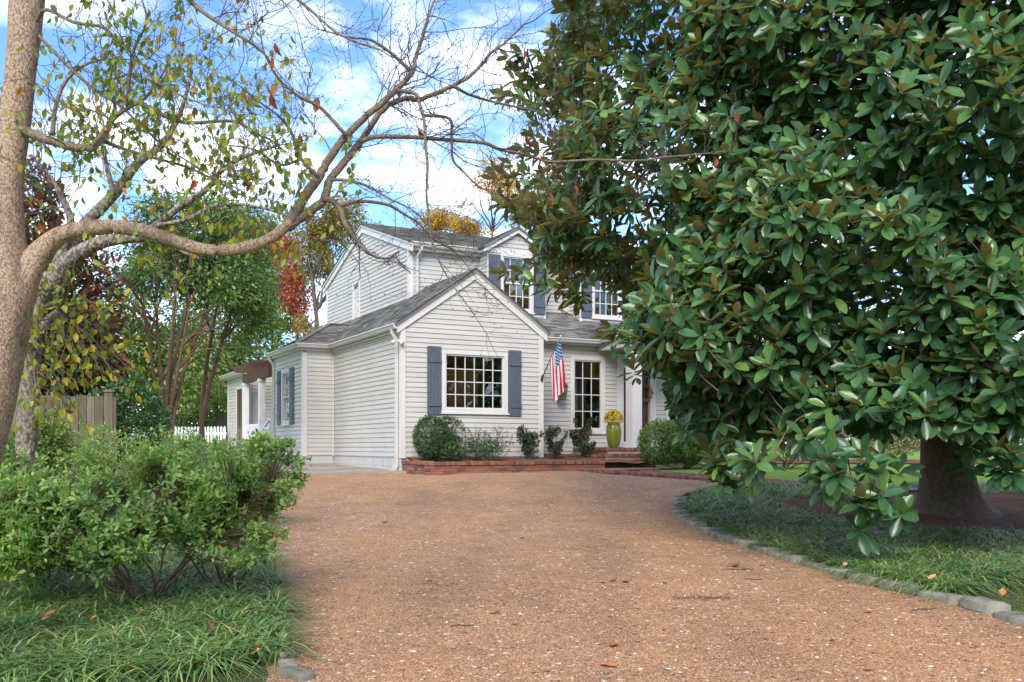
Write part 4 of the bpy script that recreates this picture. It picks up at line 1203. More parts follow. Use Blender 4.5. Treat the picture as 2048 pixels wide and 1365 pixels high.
m_glaze, t, b, o_ = nodes('green_glaze')
c = ramp(t, noise(t, 9, 5, stretch=(1, 1, 0.3)), [(0.3, (0.07, 0.10, 0.01)), (0.6, (0.15, 0.18, 0.02)), (0.8, (0.25, 0.27, 0.05))])
t.links.new(c, b.inputs['Base Color']); b.inputs['Roughness'].default_value = 0.18
m_mum = leafmat('yellow_mum', [(0, (0.30, 0.16, 0.01)), (0.4, (0.62, 0.40, 0.01)), (1, (0.75, 0.56, 0.02))], 0.7, transl=0.25)
m_mum2 = leafmat('rust_mum', [(0, (0.12, 0.035, 0.01)), (0.5, (0.25, 0.09, 0.015)), (1, (0.36, 0.18, 0.02))], 0.7, transl=0.25)
m_mumleaf = leafmat('mum_leaf', [(0, (0.03, 0.06, 0.012)), (1, (0.08, 0.13, 0.03))], 0.6)
def mum_plant(name, u, v, z, r_, mat, label):
    t_ = hthing(name, u, v, z, label, 'flowers')
    n = 900; D = rand_unit(n); D[:, 2] = np.where(D[:, 2] < -0.35, -D[:, 2], D[:, 2]); D = unit(D)
    P = D * r_ * (0.86 + 0.14*rng.random((n, 1))); P[:, 2] *= 1.0
    P = P[noise3(P, 3, 9) > -0.75]; D = unit(P)
    # each bloom is a ring of short petals
    parts = []
    for k in range(6):
        T1 = unit(np.cross(D, rand_unit(len(P)))); parts.append(scatter(LEAF_RHO, P, unit(T1*0.9+D*0.45), D, 0.024))
    V, Fs, U = join_np(parts); o = obj('blooms', V, Fs, mat, t_, U); o['kind'] = 'stuff'
    Q = rand_unit(500); Q[:, 2] = np.abs(Q[:, 2]); Pq = Q*r_*rng.uniform(0.5, 0.93, (500, 1)); Pq[:, 2] *= 0.8
    V, Fq, U = scatter(LEAF_RHO, Pq, unit(Q+0.6*rand_unit(500)), Q, 0.05); o = obj('leaves', V, Fq, m_mumleaf, t_, U); o['kind'] = 'stuff'
    Vs, Fs2 = tubes_np(np.stack([np.zeros((30, 3))-[0, 0, 0.05], Pq[:30]*0.5, Pq[:30]], axis=1), np.full((30, 3), 0.004), 4); obj('stems', Vs, Fs2, m_mumleaf, t_)
pot = hthing('garden_pot', 6.12, 0.55, 1.44, 'tall lime-green glazed pot beside the porch column', 'pot')
mb = MB(); mb.lathe([(0.12, 0), (0.15, 0.05), (0.19, 0.25), (0.20, 0.42), (0.18, 0.56), (0.155, 0.63), (0.17, 0.655), (0.165, 0.67), (0.145, 0.66), (0.135, 0.60)], (0, 0, 0), 28); mb.build('body', m_glaze, pot, True)
mb = MB(); mb.lathe([(0.001, 0.60), (0.155, 0.61), (0.155, 0.62), (0.001, 0.63)], (0, 0, 0), 16); mb.build('soil', m_soil, pot)
mum_plant('mum_plant', 6.12, 0.55, 2.17, 0.26, m_mum, 'round yellow chrysanthemum in the lime-green pot')
pot2 = hthing('garden_pot', 8.52, 0.55, 1.44, 'second lime-green glazed pot behind the clipped hedge', 'pot')
mb = MB(); mb.lathe([(0.14, 0), (0.17, 0.05), (0.215, 0.25), (0.225, 0.42), (0.20, 0.56), (0.175, 0.63), (0.19, 0.655), (0.16, 0.66)], (0, 0, 0), 24); mb.build('body', m_glaze, pot2, True)
mum_plant('mum_plant', 8.52, 0.55, 2.08, 0.27, m_mum2, 'round rust-coloured chrysanthemum peeping over the clipped hedge')
m_wreath = leafmat('orange_wreath', [(0, (0.30, 0.08, 0.01)), (1, (0.55, 0.20, 0.03))], 0.7)
wr_ = hthing('door_wreath', 7.78, 1.50, 2.95, 'orange autumn wreath hung on the dark front door', 'wreath')
a_ = rng.uniform(0, 6.283, 260); P = np.stack([0.17*np.cos(a_), -0.03+0.02*rng.normal(size=260), 0.17*np.sin(a_)], 1) + 0.015*rng.normal(size=(260, 3))
V, Fq, U = scatter(LEAF_RHO, P, unit(np.stack([np.cos(a_), -0.5+0*a_, np.sin(a_)], 1)+0.5*rand_unit(260)), np.array([[0, -1.0, 0.1]]), 0.07); obj('leaves', V, Fq, m_wreath, wr_, U)
ta = np.linspace(0, 2*np.pi, 20); mb = MB(); mb.tube(np.stack([0.17*np.cos(ta), 0*ta-0.01, 0.17*np.sin(ta)], 1), 0.02, 6); mb.build('ring', m_perg, wr_)

# ------------------------------------------------------------------ stones along the drive
m_stone, t, b, o_ = nodes('edging_stone')
oi = nn(t, 'ShaderNodeObjectInfo')
c = ramp(t, noise(t, 5, 6, 0.65, world=True), [(0.3, (0.10, 0.10, 0.08)), (0.5, (0.20, 0.195, 0.165)), (0.72, (0.31, 0.30, 0.26))])
c = mixc(t, 1.0, c, ramp(t, oi.outputs['Random'], [(0, (0.72, 0.74, 0.78)), (0.5, (1, 0.98, 0.9)), (1, (1.15, 1.1, 0.98))]), 'MULTIPLY')
g = nn(t, 'ShaderNodeNewGeometry'); sx = nn(t, 'ShaderNodeSeparateXYZ'); t.links.new(g.outputs['Normal'], sx.inputs[0])
c = mixc(t, ramp(t, noise(t, 9, 4, world=True), [(0.52, (0, 0, 0)), (0.66, (0.6, 0.6, 0.6))]), c, (0.10, 0.11, 0.04))
t.links.new(c, b.inputs['Base Color']); b.inputs['Roughness'].default_value = 0.9; bump(t, b, noise(t, 35, 5, 0.7, world=True), 0.6, 0.02)
def stone(L, Wd_, H, seed):
    """rounded irregular block"""
    r_ = np.random.default_rng(seed); V = []; nu, nv = 14, 8
    for j in range(nv+1):
        ph = -math.pi/2 + math.pi*j/nv
        for i in range(nu):
            th = 2*math.pi*i/nu
            q = np.array([math.cos(ph)*math.cos(th), math.cos(ph)*math.sin(th), math.sin(ph)])
            q = np.sign(q)*np.abs(q)**0.28                      # squarish
            q = q*(1 + 0.05*r_.normal(size=3))
            V.append(q*np.array([L/2, Wd_/2, H/2]))
    F = [(j*nu+i, j*nu+(i+1) % nu, (j+1)*nu+(i+1) % nu, (j+1)*nu+i) for j in range(nv) for i in range(nu)]
    return np.array(V), F
DRa = np.array(DR); yy = np.linspace(3.6, 15.4, 400); xx = np.interp(yy, DRa[:, 0], DRa[:, 1])
# smooth the curve
kx = np.ones(31)/31; xs_ = np.convolve(np.pad(xx, 15, mode='edge'), kx, 'valid')
arcl = np.concatenate([[0], np.cumsum(np.hypot(np.diff(xs_), np.diff(yy)))])
s = 0.0; k = 0
while s < arcl[-1]-0.3:
    L = random.uniform(0.20, 0.36) if s > 5.5 else random.uniform(0.26, 0.42)
    sc = s+L/2; x = np.interp(sc, arcl, xs_); y = np.interp(sc, arcl, yy); x2 = np.interp(sc+0.05, arcl, xs_); y2 = np.interp(sc+0.05, arcl, yy)
    V, F = stone(L, random.uniform(0.14, 0.20), random.uniform(0.12, 0.18), 100+k)
    o = obj('edging_stone', V, F, m_stone, smooth=True, loc=(x+0.07, y, float(gz(x, y))+0.0))
    o.rotation_euler = (random.uniform(-.08, .08), random.uniform(-.06, .06), math.atan2(y2-y, x2-x)+random.uniform(-.06, .06))
    tag(o, 'rough grey stone block in the curved edging between gravel and monkey grass', 'stone', 'edging stones along the right side of the drive')
    s += L + random.uniform(0.005, 0.04); k += 1
for k, (px, py) in enumerate([(590, 1345), (578, 1318), (607, 1362)]):
    d = 2784/(py-895+77.5); x = (px-CX)/FPX*d-0.04
    V, F = stone(0.17+0.04*k, 0.10, 0.09, 300+k); o = obj('edging_stone', V, F, m_stone, smooth=True, loc=(x, d, float(gz(x, d))+0.015)); o.rotation_euler = (0, 0, R(110+15*k))
    tag(o, 'small grey stone half hidden by grass at the left gravel edge', 'stone', 'edging stones at the left side of the drive')

# ------------------------------------------------------------------ loose stones on the drive
m_peb, t, b, o_ = nodes('pebbles')
g = nn(t, 'ShaderNodeNewGeometry'); c = ramp(t, g.outputs['Random Per Island'], STONES)
t.links.new(c, b.inputs['Base Color']); b.inputs['Roughness'].default_value = 0.65; b.inputs['Specular IOR Level'].default_value = 0.4
OCT = np.array([(1,0,0),(0.2,1,0),(-1,0.1,0),(-0.1,-1,0),(0.1,0,1),(0,0.1,-1)], float); OF = np.array([(0,1,4),(1,2,4),(2,3,4),(3,0,4),(1,0,5),(2,1,5),(3,2,5),(0,3,5)], np.int32)
def pebbles(n, y0, y1, smin, smax, pw):
    d = 1/(1/y0 + (1/y1-1/y0)*rng.random(n))
    xl = np.interp(d, [a for a, _ in DL], [b for _, b in DL]); xr = np.interp(d, DRa[:, 0], DRa[:, 1])
    x = xl + (xr-xl)*rng.random(n)
    z = gz(x, d) + 0.02 + 0.012*np.sin(0.9*x+1.3*np.sin(d*0.35)) + 0.008*np.sin(2.7*x+d*0.5) + 0.006*np.sin(1.9*d+x)
    s_ = (smin + (smax-smin)*rng.random(n)**pw)[:, None]*np.stack([1+0.4*rng.random(n), 0.8+0.3*rng.random(n), 0.45+0.25*rng.random(n)], 1)
    a = rng.uniform(0, 6.28, n); ca, sa = np.cos(a), np.sin(a)
    q = OCT[None]*s_[:, None, :] * (1+0.2*rng.normal(size=(n, 6, 3)))
    V = np.stack([q[..., 0]*ca[:, None]-q[..., 1]*sa[:, None]+x[:, None], q[..., 0]*sa[:, None]+q[..., 1]*ca[:, None]+d[:, None], q[..., 2]+z[:, None]+0.001], -1)
    return V.reshape(-1, 3), (OF[None]+(np.arange(n)*6)[:, None, None]).reshape(-1, 3)
V, F = pebbles(27000, 4.2, 8.0, 0.004, 0.0095, 2.0)
tag(obj('gravel', V, F, m_peb), 'loose tan, rust and brown pea gravel covering the drive', 'gravel', kind='stuff')
m_chip = simple('pale_chips', (0.50, 0.46, 0.42), 0.8, 0.3, 3)
V, F = pebbles(420, 4.4, 19, 0.007, 0.015, 2.5)
tag(obj('stone_chips', V, F, m_chip), 'scattered larger pale stone chips lying on the gravel', 'gravel', kind='stuff')

# fallen leaves
m_fall = leafmat('fallen_leaf', [(0, (0.10, 0.035, 0.015)), (0.4, (0.30, 0.10, 0.025)), (0.75, (0.42, 0.17, 0.05)), (1, (0.45, 0.30, 0.15))], 0.6, transl=0.1)
def curl_leaf(seed):
    r_ = np.random.default_rng(seed); tV, tF, tU = LEAF_OVAL; V = tV.copy()
    V[:, 2] = 0.22*r_.random()*np.abs(V[:, 0])*3 + 0.25*(V[:, 1]-0.5)**2 + 0.05*r_.normal(size=len(V)) + 0.04
    V[:, 2] = np.maximum(V[:, 2], 0.01); V[:, 0] *= 1+0.2*r_.normal(); V[:, 1] -= 0.5
    return mesh_from('fallen_leaf', V, tF, m_fall, tU)
FL = [curl_leaf(k) for k in range(6)]
spots = [(990, 1237, 0.09), (1228, 1300, 0.11), (1216, 1341, 0.11), (1205, 1173, 0.08), (1225, 1171, 0.08), (1250, 1174, 0.08), (858, 1172, 0.08), (1028, 1258, 0.06), (1736, 1231, 0.08), (1410, 1212, 0.06), (1470, 1140, 0.13), (1490, 1143, 0.08), (1525, 1138, 0.07), (1735, 1352, 0.06), (770, 1050, 0.1), (1675, 1264, 0.05), (1330, 1177, 0.06), (1105, 1010, 0.1), (1200, 1012, 0.1), (1045, 1080, 0.06)]
zt = lambda x, y: float(gz(x, y)) + 0.022 + drive_b(x, y)
for k, (px, py, L) in enumerate(spots):
    d = 2784/(py-895+77.5); x = (px-CX)/FPX*d
    o = link('fallen_leaf', FL[k % 6], None, (x, d, zt(x, d))); o.scale = (L, L, L); o.rotation_euler = (0, 0, random.uniform(0, 6.28))
    tag(o, 'curled brown leaf fallen on the open gravel', 'leaf', 'leaves fallen on the gravel drive')
m_stick = simple('dead_twig', (0.10, 0.075, 0.055), 0.9, 0.2, 5)
for k, (px, py, L) in enumerate([(925, 1262, 0.16), (1475, 1146, 0.3), (1850, 1222, 0.25), (1500, 1166, 0.2)]):
    d = 2784/(py-895+77.5); x = (px-CX)/FPX*d
    V, F = tube([(-L/2, 0, 0), (-L/6, 0.015, 0.006), (L/5, -0.01, 0.004), (L/2, 0.02, 0)], [0.004, 0.005, 0.005, 0.003], 6, True)
    o = obj('fallen_twig', V, F, m_stick, loc=(x, d, zt(x, d))); o.rotation_euler = (0, 0, random.uniform(-.5, .5))
    tag(o, 'short dead twig lying on the gravel', 'twig', 'twigs fallen on the gravel drive')

# ------------------------------------------------------------------ plants: general
def crown_pts(ells, n, shell=0.5, seed=1, gap=-0.35, gscale=1.0):
    """points in a union of ellipsoids (cx,cy,cz,rx,ry,rz), thinned by noise so gaps stay open"""
    g = np.random.default_rng(seed); vol = np.array([e[3]*e[4]*e[5] for e in ells]) ** 0.8; vol = vol/vol.sum()
    P = []; need = n; guard = 0
    while need > 0 and guard < 12:
        k = g.choice(len(ells), size=need*2, p=vol); E_ = np.array(ells)[k]
        D = unit(g.normal(size=(need*2, 3))); r_ = (shell + (1-shell)*g.random((need*2, 1))**0.7)
        Q = E_[:, :3] + D*r_*E_[:, 3:]
        Q = Q[noise3(Q, seed+50, gscale) > gap]
        P.append(Q[:need]); need -= len(P[-1]); guard += 1
    return np.vstack(P)

def nearest(P, S):
    """index of the nearest support point for each P"""
    out_ = np.zeros(len(P), int)
    for i in range(0, len(P), 2000):
        d = ((P[i:i+2000, None, :]-S[None])**2).sum(-1); out_[i:i+2000] = d.argmin(1)
    return out_

def twigs_to(P, S, r0=0.006, r1=0.003, sag=0.05, n=4, g=rng, maxl=9.0):
    """thin branchlets from the nearest support to each point"""
    A = S[nearest(P, S)]; ln_ = np.linalg.norm(P-A, axis=1, keepdims=True); A = P + (A-P)*np.minimum(1.0, maxl/(ln_+1e-6)); mid = (A+P)/2 + g.normal(size=P.shape)*0.06*np.linalg.norm(P-A, axis=1, keepdims=True)
    mid[:, 2] += sag*np.linalg.norm(P-A, axis=1)
    q1 = A*0.5+mid*0.5; q2 = mid*0.5+P*0.5
    paths = np.stack([A, q1*0.5+mid*0.5, q2, P], axis=1)
    rads = np.tile(np.linspace(r0, r1, 4), (len(P), 1))
    return tubes_np(paths, rads, n)

def limb_set(base_pts, ends, radii0, radii1, lift=0.2, m=7, g=rng):
    """curved limbs; returns mesh parts and the points along them"""
    A = np.asarray(base_pts); B = np.asarray(ends); k = len(A); t_ = np.linspace(0, 1, m)[None, :, None]
    L = np.linalg.norm(B-A, axis=1)[:, None, None]
    C = (A+B)/2; C = C + g.normal(size=C.shape)*0.10*L[:, 0]; C[:, 2] += lift*L[:, 0, 0]
    path = (1-t_)**2*A[:, None]+2*t_*(1-t_)*C[:, None]+t_**2*B[:, None]
    path[:, 1:-1] += g.normal(size=path[:, 1:-1].shape)*0.018*L
    r_ = np.asarray(radii0)[:, None]*(1-t_[..., 0])**0.8 + np.asarray(radii1)[:, None]*t_[..., 0]
    return path, r_

def tree(name, base, ells, n, leaf, mat, bmat, label, cat='tree', group=None, trunks=1, tr=0.16, limbs=26, shell=0.35, gap=-0.3, gscale=0.7, tpl=None, droop=0.3, seed=5, spread=0.25, twig=260, top=None):
    g = np.random.default_rng(seed); z0 = float(gz(*base)); B = np.array([base[0], base[1], z0])
    root = empty(name, tuple(B), 0, label, cat, group)
    E_ = np.array(ells); cen = (E_[:, :3]*E_[:, 3:4]).sum(0)/E_[:, 3].sum(); zt_ = (E_[:, 2]+E_[:, 5]).max()
    S = []
    for k in range(trunks):
        a = g.uniform(0, 6.28); off = 0 if trunks == 1 else 0.16
        p0 = B + np.array([off*math.cos(a), off*math.sin(a), -0.1])
        tp_ = cen + np.array([spread*g.normal()*E_[:, 3].mean(), spread*g.normal()*E_[:, 4].mean(), 0]); tp_[2] = z0 + (zt_-z0)*(0.86 if trunks == 1 else g.uniform(0.6, 0.85))
        m_ = p0*0.6+tp_*0.4; m_[:2] = p0[:2]*0.75+tp_[:2]*0.25 + g.normal(size=2)*0.12
        path = smooth_path([p0, p0*0.85+m_*0.15, m_, tp_], 5)
        r_ = tr*(1-np.linspace(0, 1, len(path)))**0.7*0.9+tr*0.12; r_[0] *= 1.35; r_[1] *= 1.1
        V, F = tube(path-B, r_, 9); obj('trunk', V, F, bmat, root, smooth=True); S.append(path)
    St = np.vstack(S); hi = St[St[:, 2] > z0+(zt_-z0)*0.25]
    ends = crown_pts(ells, limbs, 0.6, seed+1, -9)
    low = hi[nearest(ends-np.array([0, 0, 0.3*(zt_-z0)*0.4]), hi)]
    path, r_ = limb_set(low, ends, np.full(limbs, tr*0.34), np.full(limbs, tr*0.06), 0.12, 7, g)
    V, F = tubes_np(path-B, r_, 5); obj('limbs', V, F, bmat, root, smooth=True)
    S = np.vstack([hi, path[:, 2:].reshape(-1, 3)])
    P = crown_pts(ells, n, shell, seed, gap, gscale)
    tw = P[g.choice(len(P), min(twig, len(P)), replace=False)]
    V, F = twigs_to(tw, S, tr*0.06, 0.004, 0.05, 3, g); o = obj('twigs', V-B, F, bmat, root); o['kind'] = 'stuff'
    D = unit((P-cen)*np.array([1, 1, 0.5]) + 1.2*np.linalg.norm(E_[0, 3:])*0.5*rand_unit(len(P), g)); D[:, 2] -= droop; D = unit(D)
    Nn = unit(np.array([0, 0, 1.0])+0.7*rand_unit(len(P), g))
    V, F, U = scatter(tpl or LEAF_RHO, P, D, Nn, leaf*g.uniform(0.7, 1.25, len(P)))
    o = obj('crown', V-B, F, mat, root, U); o['kind'] = 'stuff'
    return root

def whorls(P, A, k, L, tpl, g, up=0.5, spread=1.0, lj=0.2, sag=0.22):
    """k leaves set round each tip P whose twig points along A; returns per-leaf arrays"""
    n = len(P); A = unit(A)
    X = unit(np.cross(A, g.normal(size=(n, 3)))); Y = np.cross(A, X)
    j = np.arange(k)[None, :]; ph = j*2.399963 + g.uniform(0, 6.28, (n, 1)) + g.normal(size=(n, k))*0.15
    tt = (j/(k-1.0))                                     # 0 young/upright .. 1 old/drooping
    el = np.radians(72 - 95*tt*spread + g.normal(size=(n, k))*9)
    D = np.cos(el)[..., None]*(np.cos(ph)[..., None]*X[:, None]+np.sin(ph)[..., None]*Y[:, None]) + np.sin(el)[..., None]*A[:, None]
    D[..., 2] -= sag*tt; D = unit(D)
    Nn = unit(A[:, None]*1.0 + np.array([0, 0, 0.35]) - D*0.2 + 0.12*g.normal(size=D.shape))
    base = P[:, None] - A[:, None]*(tt*L*0.55)[..., None]
    ln = L*(0.62+0.42*np.sin(np.pi*np.clip(0.25+0.7*tt, 0, 1)))*g.uniform(1-lj, 1+lj, (n, k))
    return base.reshape(-1, 3), D.reshape(-1, 3), Nn.reshape(-1, 3), ln.ravel()

# ------------------------------------------------------------------ the big magnolia
m_mag = leafmat('magnolia_leaf', [(0, (0.040, 0.112, 0.050)), (0.45, (0.062, 0.165, 0.064)), (0.8, (0.095, 0.225, 0.074)), (1, (0.17, 0.31, 0.08))], 0.24, (0.20, 0.165, 0.06), 0.36, 0.6, rib=(0.10, 0.17, 0.05))
m_magbark = bark('magnolia_bark', (0.24, 0.18, 0.13), (0.075, 0.055, 0.042), 16, 0.9, (1, 1, 0.8))
m_magtwig = simple('magnolia_twig', (0.085, 0.062, 0.04), 0.8, 0.3, 6)
g = np.random.default_rng(21)
MX, MY = 5.72, 12.6
MB0 = np.array([MX, MY, float(gz(MX, MY))])
mag = empty('magnolia_tree', tuple(MB0), 0, 'huge glossy dark green magnolia spreading over the right side of the drive', 'tree')
# trunk with flared, buttressed foot
path = smooth_path([W(1905, 1045, 12.6), W(1898, 985, 12.6), W(1893, 900, 12.6), W(1888, 700, 12.6), W(1872, 420, 12.6), W(1858, 180, 12.5), W(1868, 0, 12.4), W(1880, -300, 12.3), W(1900, -700, 12.3)], 6)
nn_ = 22; r_ = np.interp(np.linspace(0, 1, len(path)), [0, 0.05, 0.11, 0.2, 0.5, 0.8, 1], [0.60, 0.46, 0.39, 0.33, 0.25, 0.16, 0.05])
V, F = tube(path, r_, nn_, True)
V = V.reshape(-1, nn_, 3); ang = np.arange(nn_)*2*np.pi/nn_
for i in range(len(path)):
    fl_ = max(0, 1-i/7.0)
    k_ = 1 + fl_**2*(0.30*np.maximum(0, np.sin(3*ang+0.6)) + 0.22*np.maximum(0, np.sin(2*ang+2.2))) + 0.03*np.sin(7*ang+i*0.4)
    V[i] = path[i] + (V[i]-path[i])*k_[:, None]
obj('trunk', V.reshape(-1, 3)-MB0, F, m_magbark, mag, smooth=True)
p2 = smooth_path([W(1885, 640, 12.6), W(1850, 480, 12.4), W(1815, 250, 12.2), W(1795, 60, 12.0), W(1770, -250, 11.8)], 6)
V, F = tube(p2, np.linspace(0.17, 0.05, len(p2)), 12, True); obj('trunk', V-MB0, F, m_magbark, mag, smooth=True)
rz_k = ([0.7, 1.1, 1.75, 2.4, 3.0, 3.6, 3.95, 4.35, 5.0, 6.0, 7.3, 8.6, 10, 11.3, 12.2], [2.4, 2.8, 3.05, 3.3, 3.65, 3.85, 4.5, 5.15, 5.35, 5.45, 5.45, 5.0, 3.9, 2.2, 0.4])
rz_f = (rz_k[0], [3.3, 3.9, 4.4, 4.75, 4.95, 5.0, 5.0, 4.95, 4.9, 4.75, 4.4, 3.9, 3.0, 1.8, 0.4])
def crown_r(z, az):
    w = np.clip((1.15-np.abs(np.mod(az, 2*np.pi)-1.48*np.pi))/0.55+0.35, 0, 1); w = w*w*(3-2*w)
    return (np.interp(z, *rz_k)*(1-w)+np.interp(z, *rz_f)*w)*(1+0.06*np.sin(3*az+z*1.1)+0.05*np.sin(7*az-z*2.3)+0.04*np.sin(11*az+z*3.7))
# limbs
nl = 46; zl = g.uniform(1.9, 10.5, nl); az = g.uniform(0, 2*np.pi, nl); az[:22] = g.uniform(np.pi*0.85, np.pi*1.75, 22)
ze = np.clip(zl + np.interp(zl, [2, 4, 7, 10], [-0.6, 0.2, 1.0, 1.2]) + g.normal(size=nl)*0.4, 1.1, 11.5)
rr = crown_r(ze, az)*g.uniform(0.72, 0.95, nl)
ends = np.stack([MX+rr*np.cos(az), MY+rr*np.sin(az), ze], 1)
tpts = path[nearest(np.stack([np.full(nl, MX), np.full(nl, MY), zl], 1), path)]
lp, lr = limb_set(tpts, ends, np.interp(zl, [2, 10], [0.07, 0.045]), np.full(nl, 0.010), 0.10, 10, g)
for i in range(nl):
    V, F = tube(lp[i]-MB0, lr[i], 7); obj('limb', V, F, m_magbark, mag, smooth=True)
S = np.vstack([lp[:, 3:].reshape(-1, 3), path[8:]])
# second-order branches
nb = 300; i0 = g.integers(0, nl, nb); k0 = g.integers(3, 9, nb); A = lp[i0, k0]
B = A + rand_unit(nb, g)*g.uniform(0.5, 1.3, (nb, 1))*np.array([1, 1, 0.6])
bp_, br_ = limb_set(A, B, np.full(nb, 0.022), np.full(nb, 0.008), 0.1, 5, g)
S = np.vstack([S, bp_[:, 1:].reshape(-1, 3)])
# leaf tips: a thick outer shell plus a thin inside
def mag_tips(n, lo, hi, zmin=1.72, zmax=11.6):
    z = zmin + (zmax-zmin)*g.random(n)**1.25; a = g.uniform(0, 2*np.pi, n)
    front = g.random(n) < 0.86; a[front] = g.uniform(np.pi*0.82, np.pi*1.75, front.sum())
    r = crown_r(z, a)*(lo+(hi-lo)*g.random(n)**0.75)
    zz_ = z - 0.25*np.maximum(0, (r/5-0.7))            # skirts hang a little at the rim
    return np.stack([MX+r*np.cos(a), MY+r*np.sin(a), zz_], 1)
T1 = mag_tips(5200, 0.84, 1.03); T1 = T1[noise3(T1, 91, 1.5) > -0.68]
T2 = mag_tips(2000, 0.40, 0.74); T2 = T2[noise3(T2, 92, 1.2) > -0.5]
def bough(c, n, s): return np.asarray(c) + g.normal(size=(n, 3))*np.asarray(s)
EX = [bough(W(1700, 985, 8.3), 9, (0.22, 0.2, 0.14)), bough(W(1745, 1030, 8.3), 4, (0.16, 0.15, 0.07)), bough(W(1690, 915, 8.5), 6, (0.2, 0.2, 0.10)), bough(W(1580, 900, 8.8), 5, (0.2, 0.2, 0.08)),
      bough(W(1440, 945, 9.8), 7, (0.15, 0.2, 0.10)), bough(W(1425, 850, 10.2), 8, (0.18, 0.2, 0.12)), bough(W(1990, 890, 8.6), 8, (0.2, 0.25, 0.12)), bough(W(2015, 940, 8.4), 3, (0.06, 0.1, 0.05)),
      bough(W(1110, 520, 12.0), 10, (0.28, 0.3, 0.18)), bough(W(1150, 570, 11.8), 8, (0.2, 0.25, 0.14)), bough(W(1265, 665, 11.2), 8, (0.16, 0.2, 0.10)), bough(W(1320, 720, 10.8), 7, (0.14, 0.2, 0.12)), bough(W(1040, 140, 12.6), 7, (0.16, 0.2, 0.12)), bough(W(1070, 430, 12.2), 10, (0.25, 0.25, 0.14))]
# a few long drooping twigs that carry those boughs
for e in EX:
    c_ = e.mean(0); a_ = S[nearest(c_[None]+np.array([[0.25, 0.3, 0.1]]), S)][0]
    m1, m2 = a_*0.65+c_*0.35, a_*0.3+c_*0.7; V, F = tube(smooth_path([a_, m1+np.array([0, 0.05, 0.10])+0.03*g.normal(size=3), m2+np.array([0, 0.1, 0.10])+0.03*g.normal(size=3), c_+np.array([0, 0.05, -0.05])], 4)-MB0, np.linspace(0.011, 0.006, 13), 6); obj('limb', V, F, m_magbark, mag, smooth=True)
    S = np.vstack([S, np.linspace(a_, c_, 6)])
T3 = []
for _ in range(1900):
    a_ = g.uniform(np.pi*1.18, np.pi*1.72); z_ = 1.78+8.0*g.random()**1.3; r__ = crown_r(z_, a_)*g.uniform(0.86, 1.03); T3.append((MX+r__*math.cos(a_), MY+r__*math.sin(a_), z_))
T3 = np.array(T3); T3 = T3[noise3(T3, 93, 1.6) > -0.6]
T = np.vstack([T1, T2, T3]+EX)
keep = ~((T[:, 0] > 10.2) & (T[:, 1] > 11)); T = T[keep]
V, F = tubes_np(bp_-MB0, br_, 5); o = obj('branchlets', V, F, m_magbark, mag); o['kind'] = 'stuff'
V, F = twigs_to(T[g.random(len(T)) < 0.55], S, 0.006, 0.004, 0.0, 3, g, 0.40); o = obj('twigs', V-MB0, F, m_magtwig, mag); o['kind'] = 'stuff'
cz = np.interp(T[:, 2], [1, 6, 11], [2.0, 5.5, 9.0])
A = unit(np.stack([T[:, 0]-MX, T[:, 1]-MY, (T[:, 2]-cz)*0.25], 1)); A = unit(A*0.95 + np.array([0, 0, 1.0])*np.interp(T[:, 2], [1.5, 3, 5, 8], [0.70, 0.50, 0.30, 0.18])[:, None] + 0.28*g.normal(size=A.shape))
LB, LD, LN, LL = whorls(T, A, 11, 0.205, None, g, sag=0.34)
cull = g.random(len(LB)) > 0.07; LB, LD, LN, LL = LB[cull], LD[cull], LN[cull], LL[cull]
dist = np.linalg.norm(LB-np.array([0, 0, EYE]), axis=1); order = np.argsort(dist)
vis = order[(np.abs((LB[order, 0]/LB[order, 1]*FPX+CX)-1024) < 1030) & (LB[order, 1] > 2)]
near = vis[:300]; rest = np.setdiff1d(order, near)
leaf_me = [mesh_from('leaf', *(lambda t_: (t_[0], t_[1]))(leaf_template([(0,0),(0.06,0.03),(0.28,0.16),(0.55,0.225),(0.8,0.185),(0.94,0.09),(1,0)], dr_, 0.3)), m_mag, LEAF_BIG[2], True) for dr_ in (0.12, 0.22, 0.34)]
Mx = frames(LD[near], LN[near])
for i, q in enumerate(near):
    o = link('leaf', leaf_me[i % 3], mag)
    m4 = Matrix(Mx[i].tolist()).to_4x4(); m4 = Matrix.Translation(Vector(LB[q]-MB0)) @ m4 @ Matrix.Scale(float(LL[q]), 4); o.matrix_basis = m4
nr_ = rest[dist[rest] < 8.6]; md_ = rest[(dist[rest] >= 8.6) & (dist[rest] < 12.5)]; fr_ = rest[dist[rest] >= 12.5]
V, Fs, U = join_np([scatter(LEAF_BIG, LB[nr_], LD[nr_], LN[nr_], LL[nr_], g.uniform(0.85, 1.15, len(nr_))), scatter(LEAF_MID, LB[md_], LD[md_], LN[md_], LL[md_], g.uniform(0.85, 1.15, len(md_))), scatter(LEAF_LOW, LB[fr_], LD[fr_], LN[fr_], LL[fr_])])
o = obj('crown', V-MB0, Fs, m_mag, mag, U, True); o['kind'] = 'stuff'
# seed cones
m_cone = simple('seed_cone', (0.16, 0.085, 0.05), 0.9, 0.3, 20, 0.6, 60)
for px, py, d in ((1361, 88, 10.6), (1272, 200, 10.8), (1455, 745, 9.2)):
    c_ = W(px, py, d); mb = MB(); mb.lathe([(0.004, -0.05), (0.02, -0.035), (0.026, 0.0), (0.02, 0.035), (0.004, 0.055)], c_-MB0, 10); mb.build('seed_cone', m_cone, mag, True)

